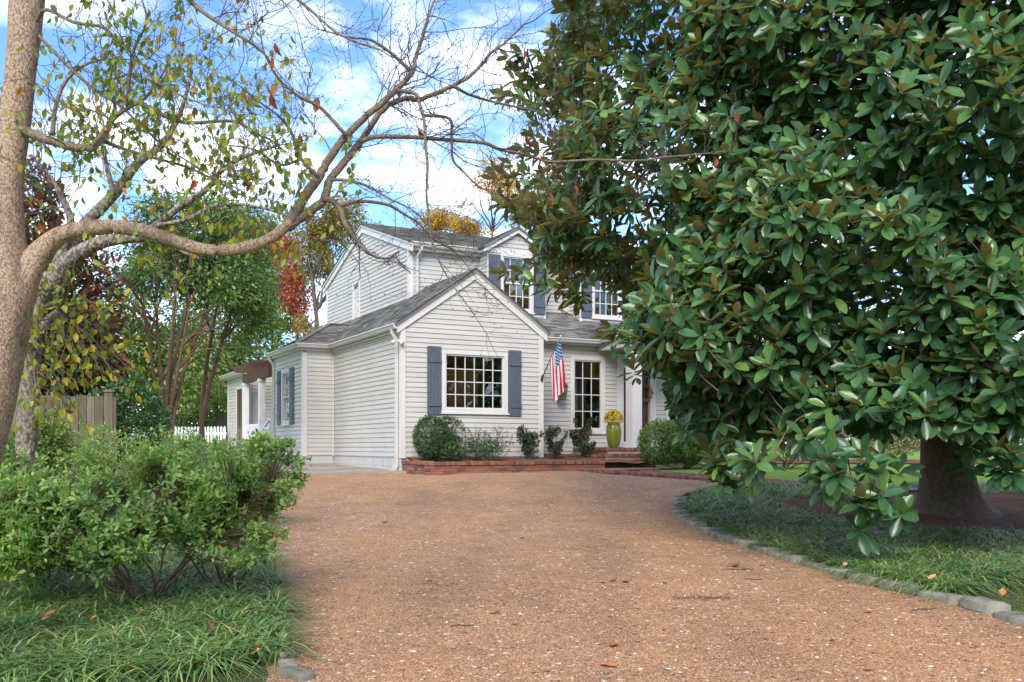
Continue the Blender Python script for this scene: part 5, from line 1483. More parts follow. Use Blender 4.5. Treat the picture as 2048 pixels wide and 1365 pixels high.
# ------------------------------------------------------------------ the dogwood in the foreground
m_dog = bark('dogwood_bark', (0.46, 0.34, 0.25), (0.19, 0.125, 0.09), 95, 0.3, (1, 1, 0.7), moss=(0.07, 0.065, 0.018), plates=True)
m_dogl = bark('dogwood_limb', (0.26, 0.20, 0.15), (0.11, 0.08, 0.06), 95, 0.3, (1, 1, 1), moss=(0.075, 0.07, 0.02), plates=True)
m_dtw = simple('dogwood_twig', (0.085, 0.066, 0.058), 0.8, 0.35, 3)
m_dleaf = leafmat('dogwood_leaf', [(0, (0.12, 0.19, 0.025)), (0.5, (0.22, 0.30, 0.04)), (0.82, (0.36, 0.38, 0.055)), (0.95, (0.48, 0.30, 0.03)), (1, (0.42, 0.12, 0.03))], 0.5, transl=0.45)
m_dred = leafmat('dogwood_red_leaf', [(0, (0.30, 0.045, 0.025)), (0.6, (0.42, 0.09, 0.04)), (1, (0.46, 0.17, 0.05))], 0.5, transl=0.4)
g = np.random.default_rng(33)
D0 = 5.2
DB = W(-165, 1352, D0); DB[2] = float(gz(DB[0], DB[1]))
dog = empty('dogwood_tree', tuple(DB), 0, 'bare-twigged dogwood with flaky tan trunk arching one long limb over the drive', 'tree')
def limb(pts, r0, r1, mat=m_dogl, k=5, n=12, wob=0.0, name='limb', par=None, org=None, rj=0.02):
    par = par or dog; org = DB if org is None else org
    P = smooth_path(np.array(pts), k); m_ = len(P)
    P[1:-1] += g.normal(size=(m_-2, 3))*wob
    r_ = np.linspace(r0, r1, m_)*(1+rj*g.normal(size=m_))
    V, F = tube(P, r_, n, True); obj(name, V-org, F, mat, par, smooth=True)
    return P, r_
tp = [DB-np.array([0, 0, 0.1]), W(-125, 1150, D0), W(-68, 930, D0), W(-24, 760, D0), W(2, 620, D0), W(6, 520, D0), W(10, 400, D0), W(31, 240, D0), W(46, 100, D0), W(56, -20, D0), W(75, -200, D0), W(95, -420, D0)]
P = smooth_path(np.array(tp), 9); r_ = np.interp(np.linspace(0, 1, len(P)), [0, 0.15, 0.3, 0.40, 0.5, 0.58, 0.7, 0.85, 1], [0.20, 0.165, 0.155, 0.155, 0.11, 0.078, 0.075, 0.095, 0.05])
nnn = 28; V, F = tube(P, r_, nnn, True); V = V.reshape(-1, nnn, 3)
dv_ = V-P[:, None]; k_ = 1+0.05*noise3(V.reshape(-1, 3), 5, 7).reshape(V.shape[:2])+0.02*noise3(V.reshape(-1, 3), 6, 40).reshape(V.shape[:2]); V = P[:, None]+dv_*k_[..., None]
obj('trunk', V.reshape(-1, 3)-DB, F, m_dog, dog, smooth=True)

px2m = lambda r, d: r*d/FPX
def B_(pts, d0, d1, r0, r1, **kw):
    n = len(pts); ds = np.linspace(d0, d1, n)
    return limb([W(x, y, d) for (x, y), d in zip(pts, ds)], px2m(r0, d0), px2m(r1, d1), **kw)
sup = []
main = [(8, 640), (45, 560), (80, 505), (125, 470), (180, 457), (240, 455), (300, 466), (360, 487), (420, 501), (485, 497), (540, 478), (582, 445)]
ds_ = np.linspace(5.2, 5.35, len(main)); Pm = smooth_path([W(x, y, d_) for (x, y), d_ in zip(main, ds_)], 7)
rm = np.interp(np.linspace(0, 1, len(Pm)), [0, 0.1, 0.2, 0.3, 0.5, 0.8, 1], [46, 31, 21, 16, 14, 12, 10.5])*5.25/FPX*(1+0.012*g.normal(size=len(Pm)))
V, F = tube(Pm, rm, 20, True); V = V.reshape(-1, 20, 3); V = Pm[:, None]+(V-Pm[:, None])*(1+0.07*noise3(V.reshape(-1, 3), 8, 14).reshape(V.shape[:2]))[..., None]
obj('limb', V.reshape(-1, 3)-DB, F, m_dog, dog, smooth=True); sup.append((Pm, rm))
sup.append(B_([(575, 452), (600, 410), (622, 375), (640, 352), (651, 330), (693, 272), (748, 220), (793, 179), (824, 145), (830, 118), (844, 76), (861, 20), (876, -15)], 5.35, 5.7, 11.5, 1.8, wob=0.002))
sup.append(B_([(575, 456), (612, 428), (645, 403), (662, 358), (693, 320), (724, 279), (768, 217), (810, 198), (844, 198), (906, 172), (948, 145), (982, 107), (1013, 83), (1046, 50)], 5.35, 6.0, 10, 1.8, wob=0.002))
sup.append(B_([(722, 283), (755, 274), (830, 275), (879, 279), (965, 286), (999, 299), (1051, 310), (1102, 324), (1186, 320), (1275, 322), (1327, 315), (1365, 312), (1437, 305)], 5.45, 6.3, 5, 1.2))
sup.append(B_([(648, 400), (665, 402), (681, 420), (690, 447), (712, 480), (735, 506)], 5.35, 5.1, 6, 4))
sup.append(B_([(682, 412), (720, 403), (775, 410), (810, 430), (838, 448), (866, 478), (905, 500)], 5.3, 5.6, 4, 1.4))
sup.append(B_([(793, 181), (830, 188), (839, 207), (849, 248), (851, 293), (855, 330), (853, 393), (858, 430), (862, 475), (878, 522), (905, 570), (945, 625)], 5.55, 5.3, 4, 1.2))
sup.append(B_([(848, 231), (899, 238), (903, 275), (906, 320), (927, 344), (960, 375), (1000, 390)], 5.55, 5.8, 3.5, 1.2))
sup.append(B_([(662, 360), (689, 361), (734, 372), (775, 396), (830, 424), (870, 470)], 5.4, 5.2, 3.5, 1.2))
sup.append(B_([(638, 356), (604, 320), (585, 270), (560, 235), (520, 205), (470, 165)], 5.35, 5.0, 4, 1.2))
sup.append(B_([(604, 318), (560, 330), (510, 300), (450, 290)], 5.3, 5.1, 3, 1.2))
sup.append(B_([(693, 272), (640, 215), (600, 195), (560, 160), (530, 110), (520, 60)], 5.45, 5.3, 4, 1.3))
sup.append(B_([(824, 145), (780, 105), (740, 80), (700, 75), (640, 60)], 5.6, 5.4, 4, 1.2))
sup.append(B_([(906, 172), (940, 190), (990, 205), (1060, 220), (1075, 225)], 5.8, 5.9, 3.5, 1.2))
# upper left limbs
sup.append(B_([(30, 258), (60, 266), (110, 286), (150, 295), (189, 297)], 5.2, 5.0, 10, 6.5, wob=0.002))
sup.append(B_([(185, 292), (200, 275), (227, 238), (255, 217), (286, 200), (310, 172), (330, 140)], 5.0, 4.9, 6, 1.6))
sup.append(B_([(254, 214), (260, 145), (269, 96), (286, 62), (293, 34), (284, 0)], 4.95, 4.8, 4, 1.8))
sup.append(B_([(280, 206), (327, 231), (375, 246), (465, 243), (510, 265), (560, 290)], 4.95, 4.9, 5, 1.5))
sup.append(B_([(200, 280), (241, 296), (310, 317), (372, 334), (430, 361), (490, 395)], 5.0, 5.2, 4, 1.5))
sup.append(B_([(66, 60), (90, 20), (148, 45), (207, 55), (234, 83), (275, 117), (310, 162), (360, 190), (420, 215)], 5.2, 4.7, 4, 1.2))
sup.append(B_([(70, 65), (138, 134), (193, 183), (241, 213), (293, 262), (340, 300), (420, 350), (480, 380)], 5.2, 4.9, 3.5, 1.2))
sup.append(B_([(105, 270), (110, 220), (130, 165), (170, 130), (215, 118)], 5.1, 5.2, 5, 2))
sup.append(B_([(75, 0), (130, -60), (220, -80), (330, -40), (400, 20), (460, 60), (520, 100), (545, 130)], 5.2, 4.6, 8, 1.6))
sup.append(B_([(330, -40), (440, -70), (540, -40), (620, 20), (680, 70), (760, 100)], 4.9, 4.7, 5, 1.5))
# fine twigs grown from the limbs
segs = []
def grow(p, d, L, r, lev):
    m_ = 5; pts = [p]; dd = d.copy()
    for _ in range(m_-1):
        dd = unit(dd + 0.26*g.normal(size=3) + np.array([0, 0, 0.05])); pts.append(pts[-1]+dd*L/(m_-1))
    pts = np.array(pts); segs.append((pts, np.linspace(r, r*0.55, m_)))
    if lev > 0:
        for k in range(g.integers(2, 4)):
            i = g.integers(1, m_); side = unit(np.cross(dd, g.normal(size=3)))
            grow(pts[i], unit(dd*0.75+side*0.75), L*g.uniform(0.45, 0.72), r*0.62, lev-1)
for si, (P, r_) in enumerate(sup):
    L_ = np.linalg.norm(np.diff(P, axis=0), axis=1).sum()
    if si == 0: continue
    n_t = int(L_*15)
    for k in range(n_t):
        i = int(len(P)*g.uniform(0.15, 1.0)) if si > 2 else int(len(P)*g.uniform(0.35, 1.0)); i = min(i, len(P)-2)
        d_ = unit(P[i+1]-P[i]); side = unit(np.cross(d_, g.normal(size=3)))
        grow(P[i], unit(0.55*d_+side*0.9), g.uniform(0.16, 0.46), min(0.0042, max(0.0022, r_[i]*0.35)), 2)
    grow(P[-1], unit(P[-1]-P[-2]), 0.3, r_[-1]*0.8, 2)
pa = np.stack([s_[0] for s_ in segs]); ra = np.stack([s_[1] for s_ in segs])
V1, F1 = tubes_np(pa, ra, 3)
# buds at the tips
tips = pa[:, -1]; nb_ = len(tips)
q = OCT[None]*np.array([0.0035, 0.0035, 0.0045]) + tips[:, None]
V2 = q.reshape(-1, 3); F2 = (OF[None]+(np.arange(nb_)*6)[:, None, None]).reshape(-1, 3)
o = obj('twigs', np.vstack([V1, V2])-DB, [F1, F2+len(V1)], m_dtw, dog); o['kind'] = 'stuff'
print('twigs', len(segs))
# leaves: yellow-green ones on the left, a few red ones everywhere
LPX = pa[:, 1:, :].reshape(-1, 3); lx = LPX[:, 0]/LPX[:, 1]*FPX+CX; ly = HY-(LPX[:, 2]-EYE)/LPX[:, 1]*FPX
dens = np.clip((640-lx)/420, 0, 1)*np.clip((ly+60)/160, 0.25, 1)
pick = LPX[(g.random(len(LPX)) < dens*0.30)]
low_ = LPX[(lx > 500) & (lx < 720) & (ly > 250) & (ly < 470)]
pick = np.vstack([pick, low_[g.random(len(low_)) < 0.22]])
pick = pick[g.permutation(len(pick))][:1200]
Dl = unit(0.5*rand_unit(len(pick), g)+np.array([0, 0, -0.85])); Nl = unit(rand_unit(len(pick), g)*np.array([1, 1, 0.3])); Ll = g.uniform(0.030, 0.050, len(pick))
reds = LPX[g.choice(np.where((lx > 380) & (ly < 420))[0], 22, replace=False)]
Dr_ = unit(0.5*rand_unit(22, g)+np.array([0, 0, -0.9])); Nr = unit(rand_unit(22, g)*np.array([1, 1, 0.3])+np.array([0, -0.6, 0])); Lr = g.uniform(0.05, 0.10, 22)
lm = mesh_from('leaf', LEAF_OVAL[0], LEAF_OVAL[1], m_dleaf, LEAF_OVAL[2], True); lmr = mesh_from('leaf', LEAF_OVAL[0], LEAF_OVAL[1], m_dred, LEAF_OVAL[2], True)
def leaf_objs(parent, org, me, P, D, Nn, L):
    M_ = frames(D, Nn)
    for i in range(len(P)):
        o = link('leaf', me, parent); o.matrix_basis = Matrix.Translation(Vector(P[i]-org)) @ Matrix(M_[i].tolist()).to_4x4() @ Matrix.Scale(float(L[i]), 4)
leaf_objs(dog, DB, lmr, reds, Dr_, Nr, Lr)
of = np.argsort(-Ll/pick[:, 1]); big_ = of[:260]; sm_ = of[260:]
leaf_objs(dog, DB, lm, pick[big_], Dl[big_], Nl[big_], Ll[big_])
V, F, U = scatter(LEAF_OVAL, pick[sm_], Dl[sm_], Nl[sm_], Ll[sm_]); o = obj('leaves', V-DB, F, m_dleaf, dog, U, True); o['kind'] = 'stuff'

# ------------------------------------------------------------------ second dogwood behind it
D2 = 9.4; base2 = W(50, 800, D2); base2[2] = float(gz(base2[0], base2[1]))
dog2 = empty('dogwood_tree', tuple(base2), 0, 'grey pruned dogwood standing behind the flaky tan trunk', 'tree')
m_grey = bark('grey_bark', (0.34, 0.28, 0.225), (0.10, 0.08, 0.068), 34, 0.8, (1, 1, 0.7), plates=True)
def C_(pts, d0, d1, r0, r1, **kw):
    ds = np.linspace(d0, d1, len(pts)); return limb([W(x, y, d) for (x, y), d in zip(pts, ds)], px2m(r0, d0), px2m(r1, d1), mat=m_grey, par=dog2, org=base2, **kw)
s2 = []
C_([(48, 1010), (54, 860), (60, 760), (62, 680), (76, 610), (104, 550)], D2, D2, 21, 18, n=16, name='trunk', k=9, rj=0.03)
s2.append(C_([(100, 580), (130, 530), (170, 500), (215, 482), (280, 476), (330, 485), (400, 520)], D2, 9.0, 20, 4))
s2.append(C_([(105, 560), (140, 490), (172, 447), (231, 386), (275, 327), (327, 286), (361, 224), (380, 160)], D2, 9.8, 16, 3))
s2.append(C_([(228, 390), (215, 340), (205, 295), (190, 250)], D2, 9.5, 6, 3))
s2.append(C_([(280, 470), (310, 454), (361, 413), (413, 379), (448, 337), (499, 310), (560, 290)], 9.2, 9.0, 9, 2.5))
s2.append(C_([(110, 545), (141, 451), (125, 400), (103, 358), (60, 310)], D2, 9.2, 9, 3))
s2.append(C_([(62, 700), (90, 650), (112, 628), (128, 622)], D2-0.2, 9.1, 10, 7))
s2.append(C_([(310, 452), (370, 440), (440, 410), (520, 415), (600, 440)], 9.1, 8.8, 5, 2))
segs = []
for (P, r_) in s2:
    for k in range(24):
        i = min(int(len(P)*g.uniform(0.4, 1.0)), len(P)-2); d_ = unit(P[i+1]-P[i])
        grow(P[i], unit(0.5*d_+unit(np.cross(d_, g.normal(size=3)))), g.uniform(0.3, 0.8), 0.005, 2)
pa = np.stack([s_[0] for s_ in segs]); ra = np.stack([s_[1] for s_ in segs]); V1, F1 = tubes_np(pa, ra, 3)
o = obj('twigs', V1-base2, F1, m_dtw, dog2); o['kind'] = 'stuff'
LPX = pa[:, 1:].reshape(-1, 3); pick = LPX[g.choice(len(LPX), 900, replace=False)]
ex = []
for (px, py, n, s_) in ((105, 770, 45, 0.22), (90, 700, 25, 0.2), (130, 640, 18, 0.2), (240, 700, 26, 0.25), (70, 660, 14, 0.15)): ex.append(W(px, py, 9.0)+g.normal(size=(n, 3))*s_)
ex = np.vstack(ex); V3, F3 = twigs_to(ex, np.vstack([p for p, _ in s2]), 0.005, 0.003, 0.1, 4, g, 0.3); o = obj('twigs', V3-base2, F3, m_dtw, dog2); o['kind'] = 'stuff'
pick = np.vstack([pick, ex, ex+0.05*g.normal(size=ex.shape)])
m_dleaf2 = leafmat('yellow_green_leaf', [(0, (0.13, 0.19, 0.02)), (0.5, (0.25, 0.30, 0.03)), (0.8, (0.42, 0.36, 0.03)), (1, (0.45, 0.24, 0.02))], 0.5, transl=0.45)
V, F, U = scatter(LEAF_OVAL, pick, unit(0.6*rand_unit(len(pick), g)+np.array([0, 0, -0.7])), unit(rand_unit(len(pick), g)+np.array([0, -0.4, 0.4])), g.uniform(0.06, 0.10, len(pick)))
o = obj('leaves', V-base2, F, m_dleaf2, dog2, U, True); o['kind'] = 'stuff'

# ------------------------------------------------------------------ shrubs
def shrub(name, base, ells, n, k, leaf, mat, label, cat='shrub', group=None, stems=8, shell=0.55, gap=-0.5, gscale=2.0, seed=3, bmat=None, tpl=None, upper=True, twn=1.0, sr=0.012, zcut=None):
    g = np.random.default_rng(seed); z0 = float(gz(base[0], base[1])) if len(base) == 2 else base[2]; B = np.array([base[0], base[1], z0])
    root = empty(name, tuple(B), 0, label, cat, group); bmat = bmat or m_stem
    E_ = np.array(ells, float); E_[:, :3] += B
    P = crown_pts(E_, n, shell, seed, gap, gscale)
    if zcut is not None: P = P[P[:, 2] > z0+zcut]
    cen = (E_[:, :3]*E_[:, 3:4]).sum(0)/E_[:, 3].sum()
    ends = P[g.choice(len(P), stems, replace=False)]; ends = B*0.25+ends*0.75
    a = g.uniform(0, 6.28, stems); foot = B + np.stack([0.14*np.cos(a)*E_[:, 3].mean(), 0.14*np.sin(a)*E_[:, 3].mean(), 0*a-0.03], 1)*g.uniform(0.3, 1.6, (stems, 1))
    path, r_ = limb_set(foot, ends, np.full(stems, sr), np.full(stems, sr*0.3), 0.06, 8, g)
    for i in range(min(stems, 14)):
        V, F = tube(path[i]-B, r_[i], 6); obj('stem', V, F, bmat, root, smooth=True)
    twn *= 0.35
    if twn > 0:
        tw = P[g.choice(len(P), int(len(P)*min(1, twn)), replace=False)]
        V, F = twigs_to(tw, path[:, 2:].reshape(-1, 3), sr*0.3, sr*0.14, 0.03, 3, g, 0.35); o = obj('twigs', V-B, F, bmat, root); o['kind'] = 'stuff'
    A = unit((P-cen)*np.array([1, 1, 0.7])); A = unit(A*0.6+np.array([0, 0, 0.6 if upper else 0.1])+0.4*g.normal(size=P.shape))
    LB_, LD_, LN_, LL_ = whorls(P, A, k, leaf, None, g, lj=0.3)
    V, F, U = scatter(tpl or LEAF_LOW, LB_, LD_, LN_, LL_, g.uniform(0.9, 1.3, len(LB_)))
    o = obj('foliage', V-B, F, mat, root, U); o['kind'] = 'stuff'
    return root
m_stem = simple('shrub_stem', (0.11, 0.075, 0.055), 0.85, 0.3, 10)
m_aza = leafmat('azalea_leaf', [(0, (0.12, 0.22, 0.065)), (0.45, (0.20, 0.35, 0.10)), (0.8, (0.29, 0.45, 0.14)), (0.975, (0.38, 0.52, 0.17)), (1, (0.5, 0.18, 0.05))], 0.36, transl=0.5, big=1.6)
m_aza2 = leafmat('azalea_young_leaf', [(0, (0.075, 0.13, 0.02)), (0.5, (0.14, 0.23, 0.035)), (1, (0.24, 0.33, 0.06))], 0.45, transl=0.3, big=1.5)
m_box = leafmat('boxwood_leaf', [(0, (0.028, 0.07, 0.028)), (0.5, (0.052, 0.125, 0.042)), (0.9, (0.09, 0.18, 0.055)), (1, (0.18, 0.15, 0.05))], 0.4, transl=0.15, big=2.5)
m_box2 = leafmat('hedge_leaf', [(0, (0.05, 0.105, 0.02)), (0.5, (0.095, 0.19, 0.03)), (1, (0.18, 0.30, 0.045))], 0.45, transl=0.3, big=2.0)
m_yew = leafmat('yew_leaf', [(0, (0.024, 0.048, 0.022)), (0.5, (0.042, 0.078, 0.034)), (1, (0.085, 0.12, 0.045))], 0.5, transl=0.15)
m_vine = leafmat('vine_leaf', [(0, (0.026, 0.075, 0.024)), (0.5, (0.05, 0.13, 0.038)), (1, (0.11, 0.21, 0.06))], 0.38, transl=0.25)

def gx(px, d): return (px-CX)/FPX*d
d = 6.95
shrub('azalea_bush', (gx(300, d), d), [(-0.3, 0, 0.66, 0.75, 0.7, 0.40), (0.45, 0.1, 0.88, 0.62, 0.6, 0.34), (-0.85, -0.05, 0.70, 0.55, 0.55, 0.28), (0.15, 0.3, 0.95, 0.50, 0.5, 0.32),
    (-0.1, -0.45, 0.50, 0.5, 0.35, 0.28), (0.6, -0.25, 0.58, 0.45, 0.4, 0.26), (-0.6, -0.4, 0.46, 0.42, 0.3, 0.24), (0.85, 0.0, 1.0, 0.22, 0.25, 0.18), (-0.45, 0.1, 1.03, 0.2, 0.2, 0.12), (0.40, 0.2, 1.22, 0.18, 0.2, 0.13)], 2600, 7, 0.052, m_aza, 'wide light green azalea spreading over the monkey grass beside the gravel', stems=14, seed=11, sr=0.012, gap=0.1, gscale=4.2, zcut=0.16, shell=0.2, twn=2.2)
shrub('azalea_bush', (gx(445, 7.5), 7.5), [(0.05, 0.0, 0.80, 0.48, 0.45, 0.24), (0.42, 0.05, 1.02, 0.26, 0.3, 0.11), (-0.25, 0, 0.95, 0.5, 0.45, 0.28), (0.32, -0.1, 0.70, 0.24, 0.2, 0.10), (0.2, 0.1, 1.16, 0.22, 0.2, 0.10), (0.48, 0, 1.16, 0.14, 0.15, 0.07), (0.52, 0.0, 0.90, 0.14, 0.15, 0.06), (-0.1, -0.2, 0.5, 0.35, 0.3, 0.22)], 820, 7, 0.052, m_aza, 'open azalea whose long low sprays reach out over the gravel', stems=12, seed=12, gap=0.15, gscale=4.2, shell=0.15, zcut=0.25, twn=1.8, sr=0.010)
shrub('azalea_bush', (gx(40, 7.6), 7.6), [(0, 0, 0.72, 0.85, 0.8, 0.40), (-0.7, 0, 0.9, 0.8, 0.7, 0.45), (0.3, -0.3, 0.55, 0.6, 0.5, 0.35)], 1700, 7, 0.052, m_aza, 'dense azalea under the leaning dogwood trunk', stems=10, seed=13, zcut=0.15, gap=0.1, gscale=3.4, shell=0.3)
shrub('azalea_bush', (gx(85, 11.5), 11.5), [(-0.1, 0, 0.85, 0.55, 0.6, 0.62), (-0.6, 0, 1.0, 0.7, 0.6, 0.55), (0.2, 0.1, 0.6, 0.5, 0.5, 0.4), (0.15, 0, 1.15, 0.3, 0.3, 0.32)], 1900, 6, 0.055, m_aza2, 'yellow-green fine-leaved bush in front of the board fence', stems=10, seed=14, tpl=LEAF_RHO, gap=-0.3, gscale=2.6, shell=0.25)
shrub('azalea_bush', (gx(345, 11.5), 11.5), [(0.1, 0, 0.60, 1.0, 0.8, 0.42), (0.7, 0, 0.62, 0.7, 0.6, 0.36), (-0.8, 0, 0.5, 0.5, 0.6, 0.32), (0.2, 0, 1.0, 0.25, 0.25, 0.2)], 1900, 6, 0.058, m_aza, 'low azalea between the fence post and the drive', stems=10, seed=15, tpl=LEAF_RHO)
shrub('azalea_bush', (gx(300, 15.0), 15.0), [(0, 0, 0.65, 1.3, 0.8, 0.55), (1.2, 0, 0.6, 0.9, 0.6, 0.42), (-1.0, 0, 0.75, 0.9, 0.6, 0.5)], 1500, 6, 0.065, m_aza, 'dark azalea at the foot of the vine-covered mound', stems=8, seed=16, tpl=LEAF_RHO)
shrub('vine_mound', (gx(262, 18.6), 18.6), [(0, 0, 1.15, 0.78, 0.7, 0.95), (-0.45, -0.5, 1.05, 0.5, 0.5, 0.75)], 2600, 5, 0.085, m_vine, 'rounded mound of dark green vine at the end of the board fence', stems=8, seed=17, gap=-0.8, upper=False, tpl=LEAF_RHO, twn=0.4)
# planter shrubs
def hsh(u, v): q = hw(u, v); return (q[0], q[1])
def hshrub(u, v, z, ells, *a, **k):
    q = hw(u, v); ca, sa = math.cos(HA), math.sin(HA)
    el = [(e[0]*ca-e[1]*sa, e[0]*sa+e[1]*ca, e[2], e[3], e[4], e[5]) for e in ells]
    return shrub(a[0], (q[0], q[1], z), el, *a[1:], **k)
hshrub(0.62, -0.62, 1.10, [(-0.14, 0, 0.56, 0.42, 0.45, 0.52), (0.30, 0, 0.66, 0.42, 0.45, 0.42), (0.25, -0.1, 0.30, 0.48, 0.45, 0.32)], 'boxwood_ball', 4600, 6, 0.042, m_box, 'round clipped boxwood ball with a sparse gap at the planter corner', seed=21, shell=0.78, gap=-0.62, gscale=2.6, stems=12, twn=0.3, tpl=LEAF_RHO)
hshrub(1.75, -0.55, 1.12, [(0, 0, 0.28, 0.55, 0.4, 0.28), (-0.2, 0, 0.45, 0.45, 0.35, 0.35), (0.35, 0, 0.42, 0.45, 0.3, 0.40)], 'boxwood_bush', 1000, 6, 0.038, m_box, 'thin straggling boxwood with long shoots under the many-paned window', seed=22, shell=0.2, gap=-0.35, stems=14, tpl=LEAF_RHO, sr=0.008)
for i, (u_, v_, h_, w_, lab) in enumerate([(3.05, -0.50, 0.84, 0.37, 'narrow upright yew, first along from the straggling boxwood'), (3.95, -0.15, 0.86, 0.36, 'narrow upright yew standing under the hanging flag'), (4.85, -0.05, 0.95, 0.48, 'broader upright yew in front of the tall entry window')]):
    hshrub(u_, v_, 1.16+0.04*i, [(0, 0, h_*0.45, w_*0.62, w_*0.6, h_*0.45), (-w_*0.55, 0, h_*0.7, w_*0.42, w_*0.35, h_*0.28), (w_*0.5, 0, h_*0.72, w_*0.45, w_*0.35, h_*0.30)], 'yew_shrub', 760 if i < 2 else 1150, 8, 0.042, m_yew, lab, seed=24+i, shell=0.1, gap=-0.1, gscale=4.0, stems=12, tpl=LEAF_RHO, sr=0.010, group=None)
# clipped hedge right of the steps
hshrub(7.0, -1.35, 0.92, [(-0.8, 0, 0.62, 0.55, 0.6, 0.60), (0.0, 0, 0.66, 0.7, 0.65, 0.62), (0.9, 0, 0.66, 0.7, 0.65, 0.62), (1.9, 0, 0.62, 0.7, 0.6, 0.60)], 'boxwood_hedge', 9000, 6, 0.05, m_box2, 'clipped bright green boxwood hedge beside the brick steps', cat='hedge', seed=30, shell=0.66, gap=-1.2, stems=14, tpl=LEAF_RHO, twn=0.25, zcut=0.12)
hshrub(9.2, -2.4, 0.88, [(0, 0, 0.5, 0.9, 0.7, 0.5), (1.0, 0, 0.55, 0.8, 0.7, 0.5)], 'boxwood_bush', 1800, 6, 0.045, m_box, 'bare-legged dark shrub under the magnolia skirts', seed=31, shell=0.6, stems=14, tpl=LEAF_RHO, zcut=0.25)

# pale flowering shrubs beyond the lawn
m_pale = leafmat('pale_shrub_leaf', [(0, (0.10, 0.14, 0.04)), (0.6, (0.22, 0.25, 0.09)), (1, (0.42, 0.38, 0.25))], 0.6, transl=0.3)
for i, (x_, y_, r_) in enumerate([(13.6, 28.5, 0.8), (15.5, 28.9, 0.9), (17.5, 28.6, 0.8), (11.5, 29.2, 0.9), (19.6, 29.2, 0.9), (9.6, 29.3, 0.8)]):
    tag(shrub('border_shrub', (x_, y_), [(0, 0, 0.5, r_, r_*0.8, 0.5)], 500, 6, 0.08, m_pale, 'pale yellow-green shrub in the far bed beyond the lawn', seed=40+i, stems=6, tpl=LEAF_RHO), group='shrubs in the bed beyond the lawn')
q = [(27.2, 7, 26), (27.7, 7, 26), (28.2, 7, 26), (29, 7, 26), (30, 7, 26), (31, 7, 26)]
sheet_poly('mulch_border', q, m_mulch, 0.015)

# ------------------------------------------------------------------ background trees
m_bk = bark('plain_bark', (0.16, 0.12, 0.095), (0.06, 0.045, 0.036), 12, 0.5)
m_crape_b = bark('crape_bark', (0.23, 0.13, 0.095), (0.09, 0.05, 0.036), 8, 0.4, (1, 1, 0.3))
m_crape = leafmat('crape_leaf', [(0, (0.06, 0.14, 0.045)), (0.5, (0.11, 0.235, 0.07)), (0.85, (0.19, 0.32, 0.10)), (1, (0.38, 0.32, 0.07))], 0.4, transl=0.35, big=0.8)
m_bronze = leafmat('bronze_leaf', [(0, (0.012, 0.035, 0.014)), (0.6, (0.022, 0.055, 0.02)), (1, (0.05, 0.08, 0.03))], 0.3, (0.30, 0.095, 0.028), 0.2, 0.5)
m_red = leafmat('red_leaf', [(0, (0.36, 0.07, 0.05)), (0.6, (0.58, 0.16, 0.12)), (1, (0.62, 0.30, 0.12))], 0.6, transl=0.4)
m_oliv = leafmat('olive_leaf', [(0, (0.16, 0.15, 0.03)), (0.5, (0.32, 0.26, 0.05)), (1, (0.48, 0.34, 0.06))], 0.6, transl=0.4)
m_oran = leafmat('orange_leaf', [(0, (0.42, 0.25, 0.02)), (0.5, (0.66, 0.38, 0.03)), (0.9, (0.75, 0.50, 0.06)), (1, (0.24, 0.27, 0.05))], 0.6, transl=0.6)
m_green = leafmat('woods_leaf', [(0, (0.10, 0.17, 0.045)), (0.5, (0.18, 0.28, 0.075)), (0.9, (0.31, 0.39, 0.12)), (1, (0.46, 0.36, 0.09))], 0.6, transl=0.4, big=0.35)
def bt(name, px, d, crowns, n, leaf, mat, bm, label, **kw):
    """crowns: (px, py, rx px, ry px) at depth d"""
    k = FPX/d; el = []
    for (cx_, cy_, rx_, ry_) in crowns: c_ = W(cx_, cy_, d); el.append((c_[0], c_[1], c_[2], rx_/k, max(rx_/k*0.8, 0.8), ry_/k))
    return tree(name, (gx(px, d), d), el, n, leaf, mat, bm, label, **kw)
bt('bronze_magnolia', 110, 20.5, [(90, 640, 110, 170), (150, 600, 100, 150), (75, 460, 60, 140), (180, 740, 80, 80), (110, 750, 110, 70)], 9500, 0.20, m_bronze, m_bk, 'tall magnolia with rust-brown leaf undersides behind the board fence', tr=0.16, seed=51, gap=-0.5, tpl=LEAF_LOW, droop=0.0, limbs=40)
bt('crape_myrtle', 335, 22.5, [(330, 560, 130, 140), (440, 560, 110, 120), (380, 460, 130, 80), (480, 640, 80, 80), (260, 590, 80, 70), (310, 440, 60, 60)], 24000, 0.11, m_crape, m_crape_b, 'multi-stemmed green crape myrtle rising beside the vine mound', trunks=6, tr=0.085, seed=52, gap=-0.12, limbs=44, spread=0.5)
bt('crape_myrtle', 392, 25.0, [(430, 540, 90, 120), (480, 480, 80, 70), (500, 580, 60, 80)], 11000, 0.105, m_crape, m_crape_b, 'thinner crape myrtle with two brown trunks nearer the house', trunks=2, tr=0.10, seed=53, gap=-0.1, limbs=24)
bt('red_tree', 585, 40, [(590, 560, 50, 90), (565, 500, 40, 45), (605, 640, 40, 45)], 5200, 0.15, m_red, m_bk, 'red-leaved autumn tree behind the house gable', seed=54, gap=-0.15, gscale=1.0, tr=0.13, shell=0.1)
bt('olive_tree', 640, 38, [(640, 480, 60, 90), (675, 430, 60, 60), (625, 600, 45, 90), (665, 560, 40, 60)], 8500, 0.15, m_oliv, m_bk, 'olive-yellow thinning tree against the upper gable', seed=55, gap=-0.2, gscale=0.9, tr=0.2, shell=0.1)
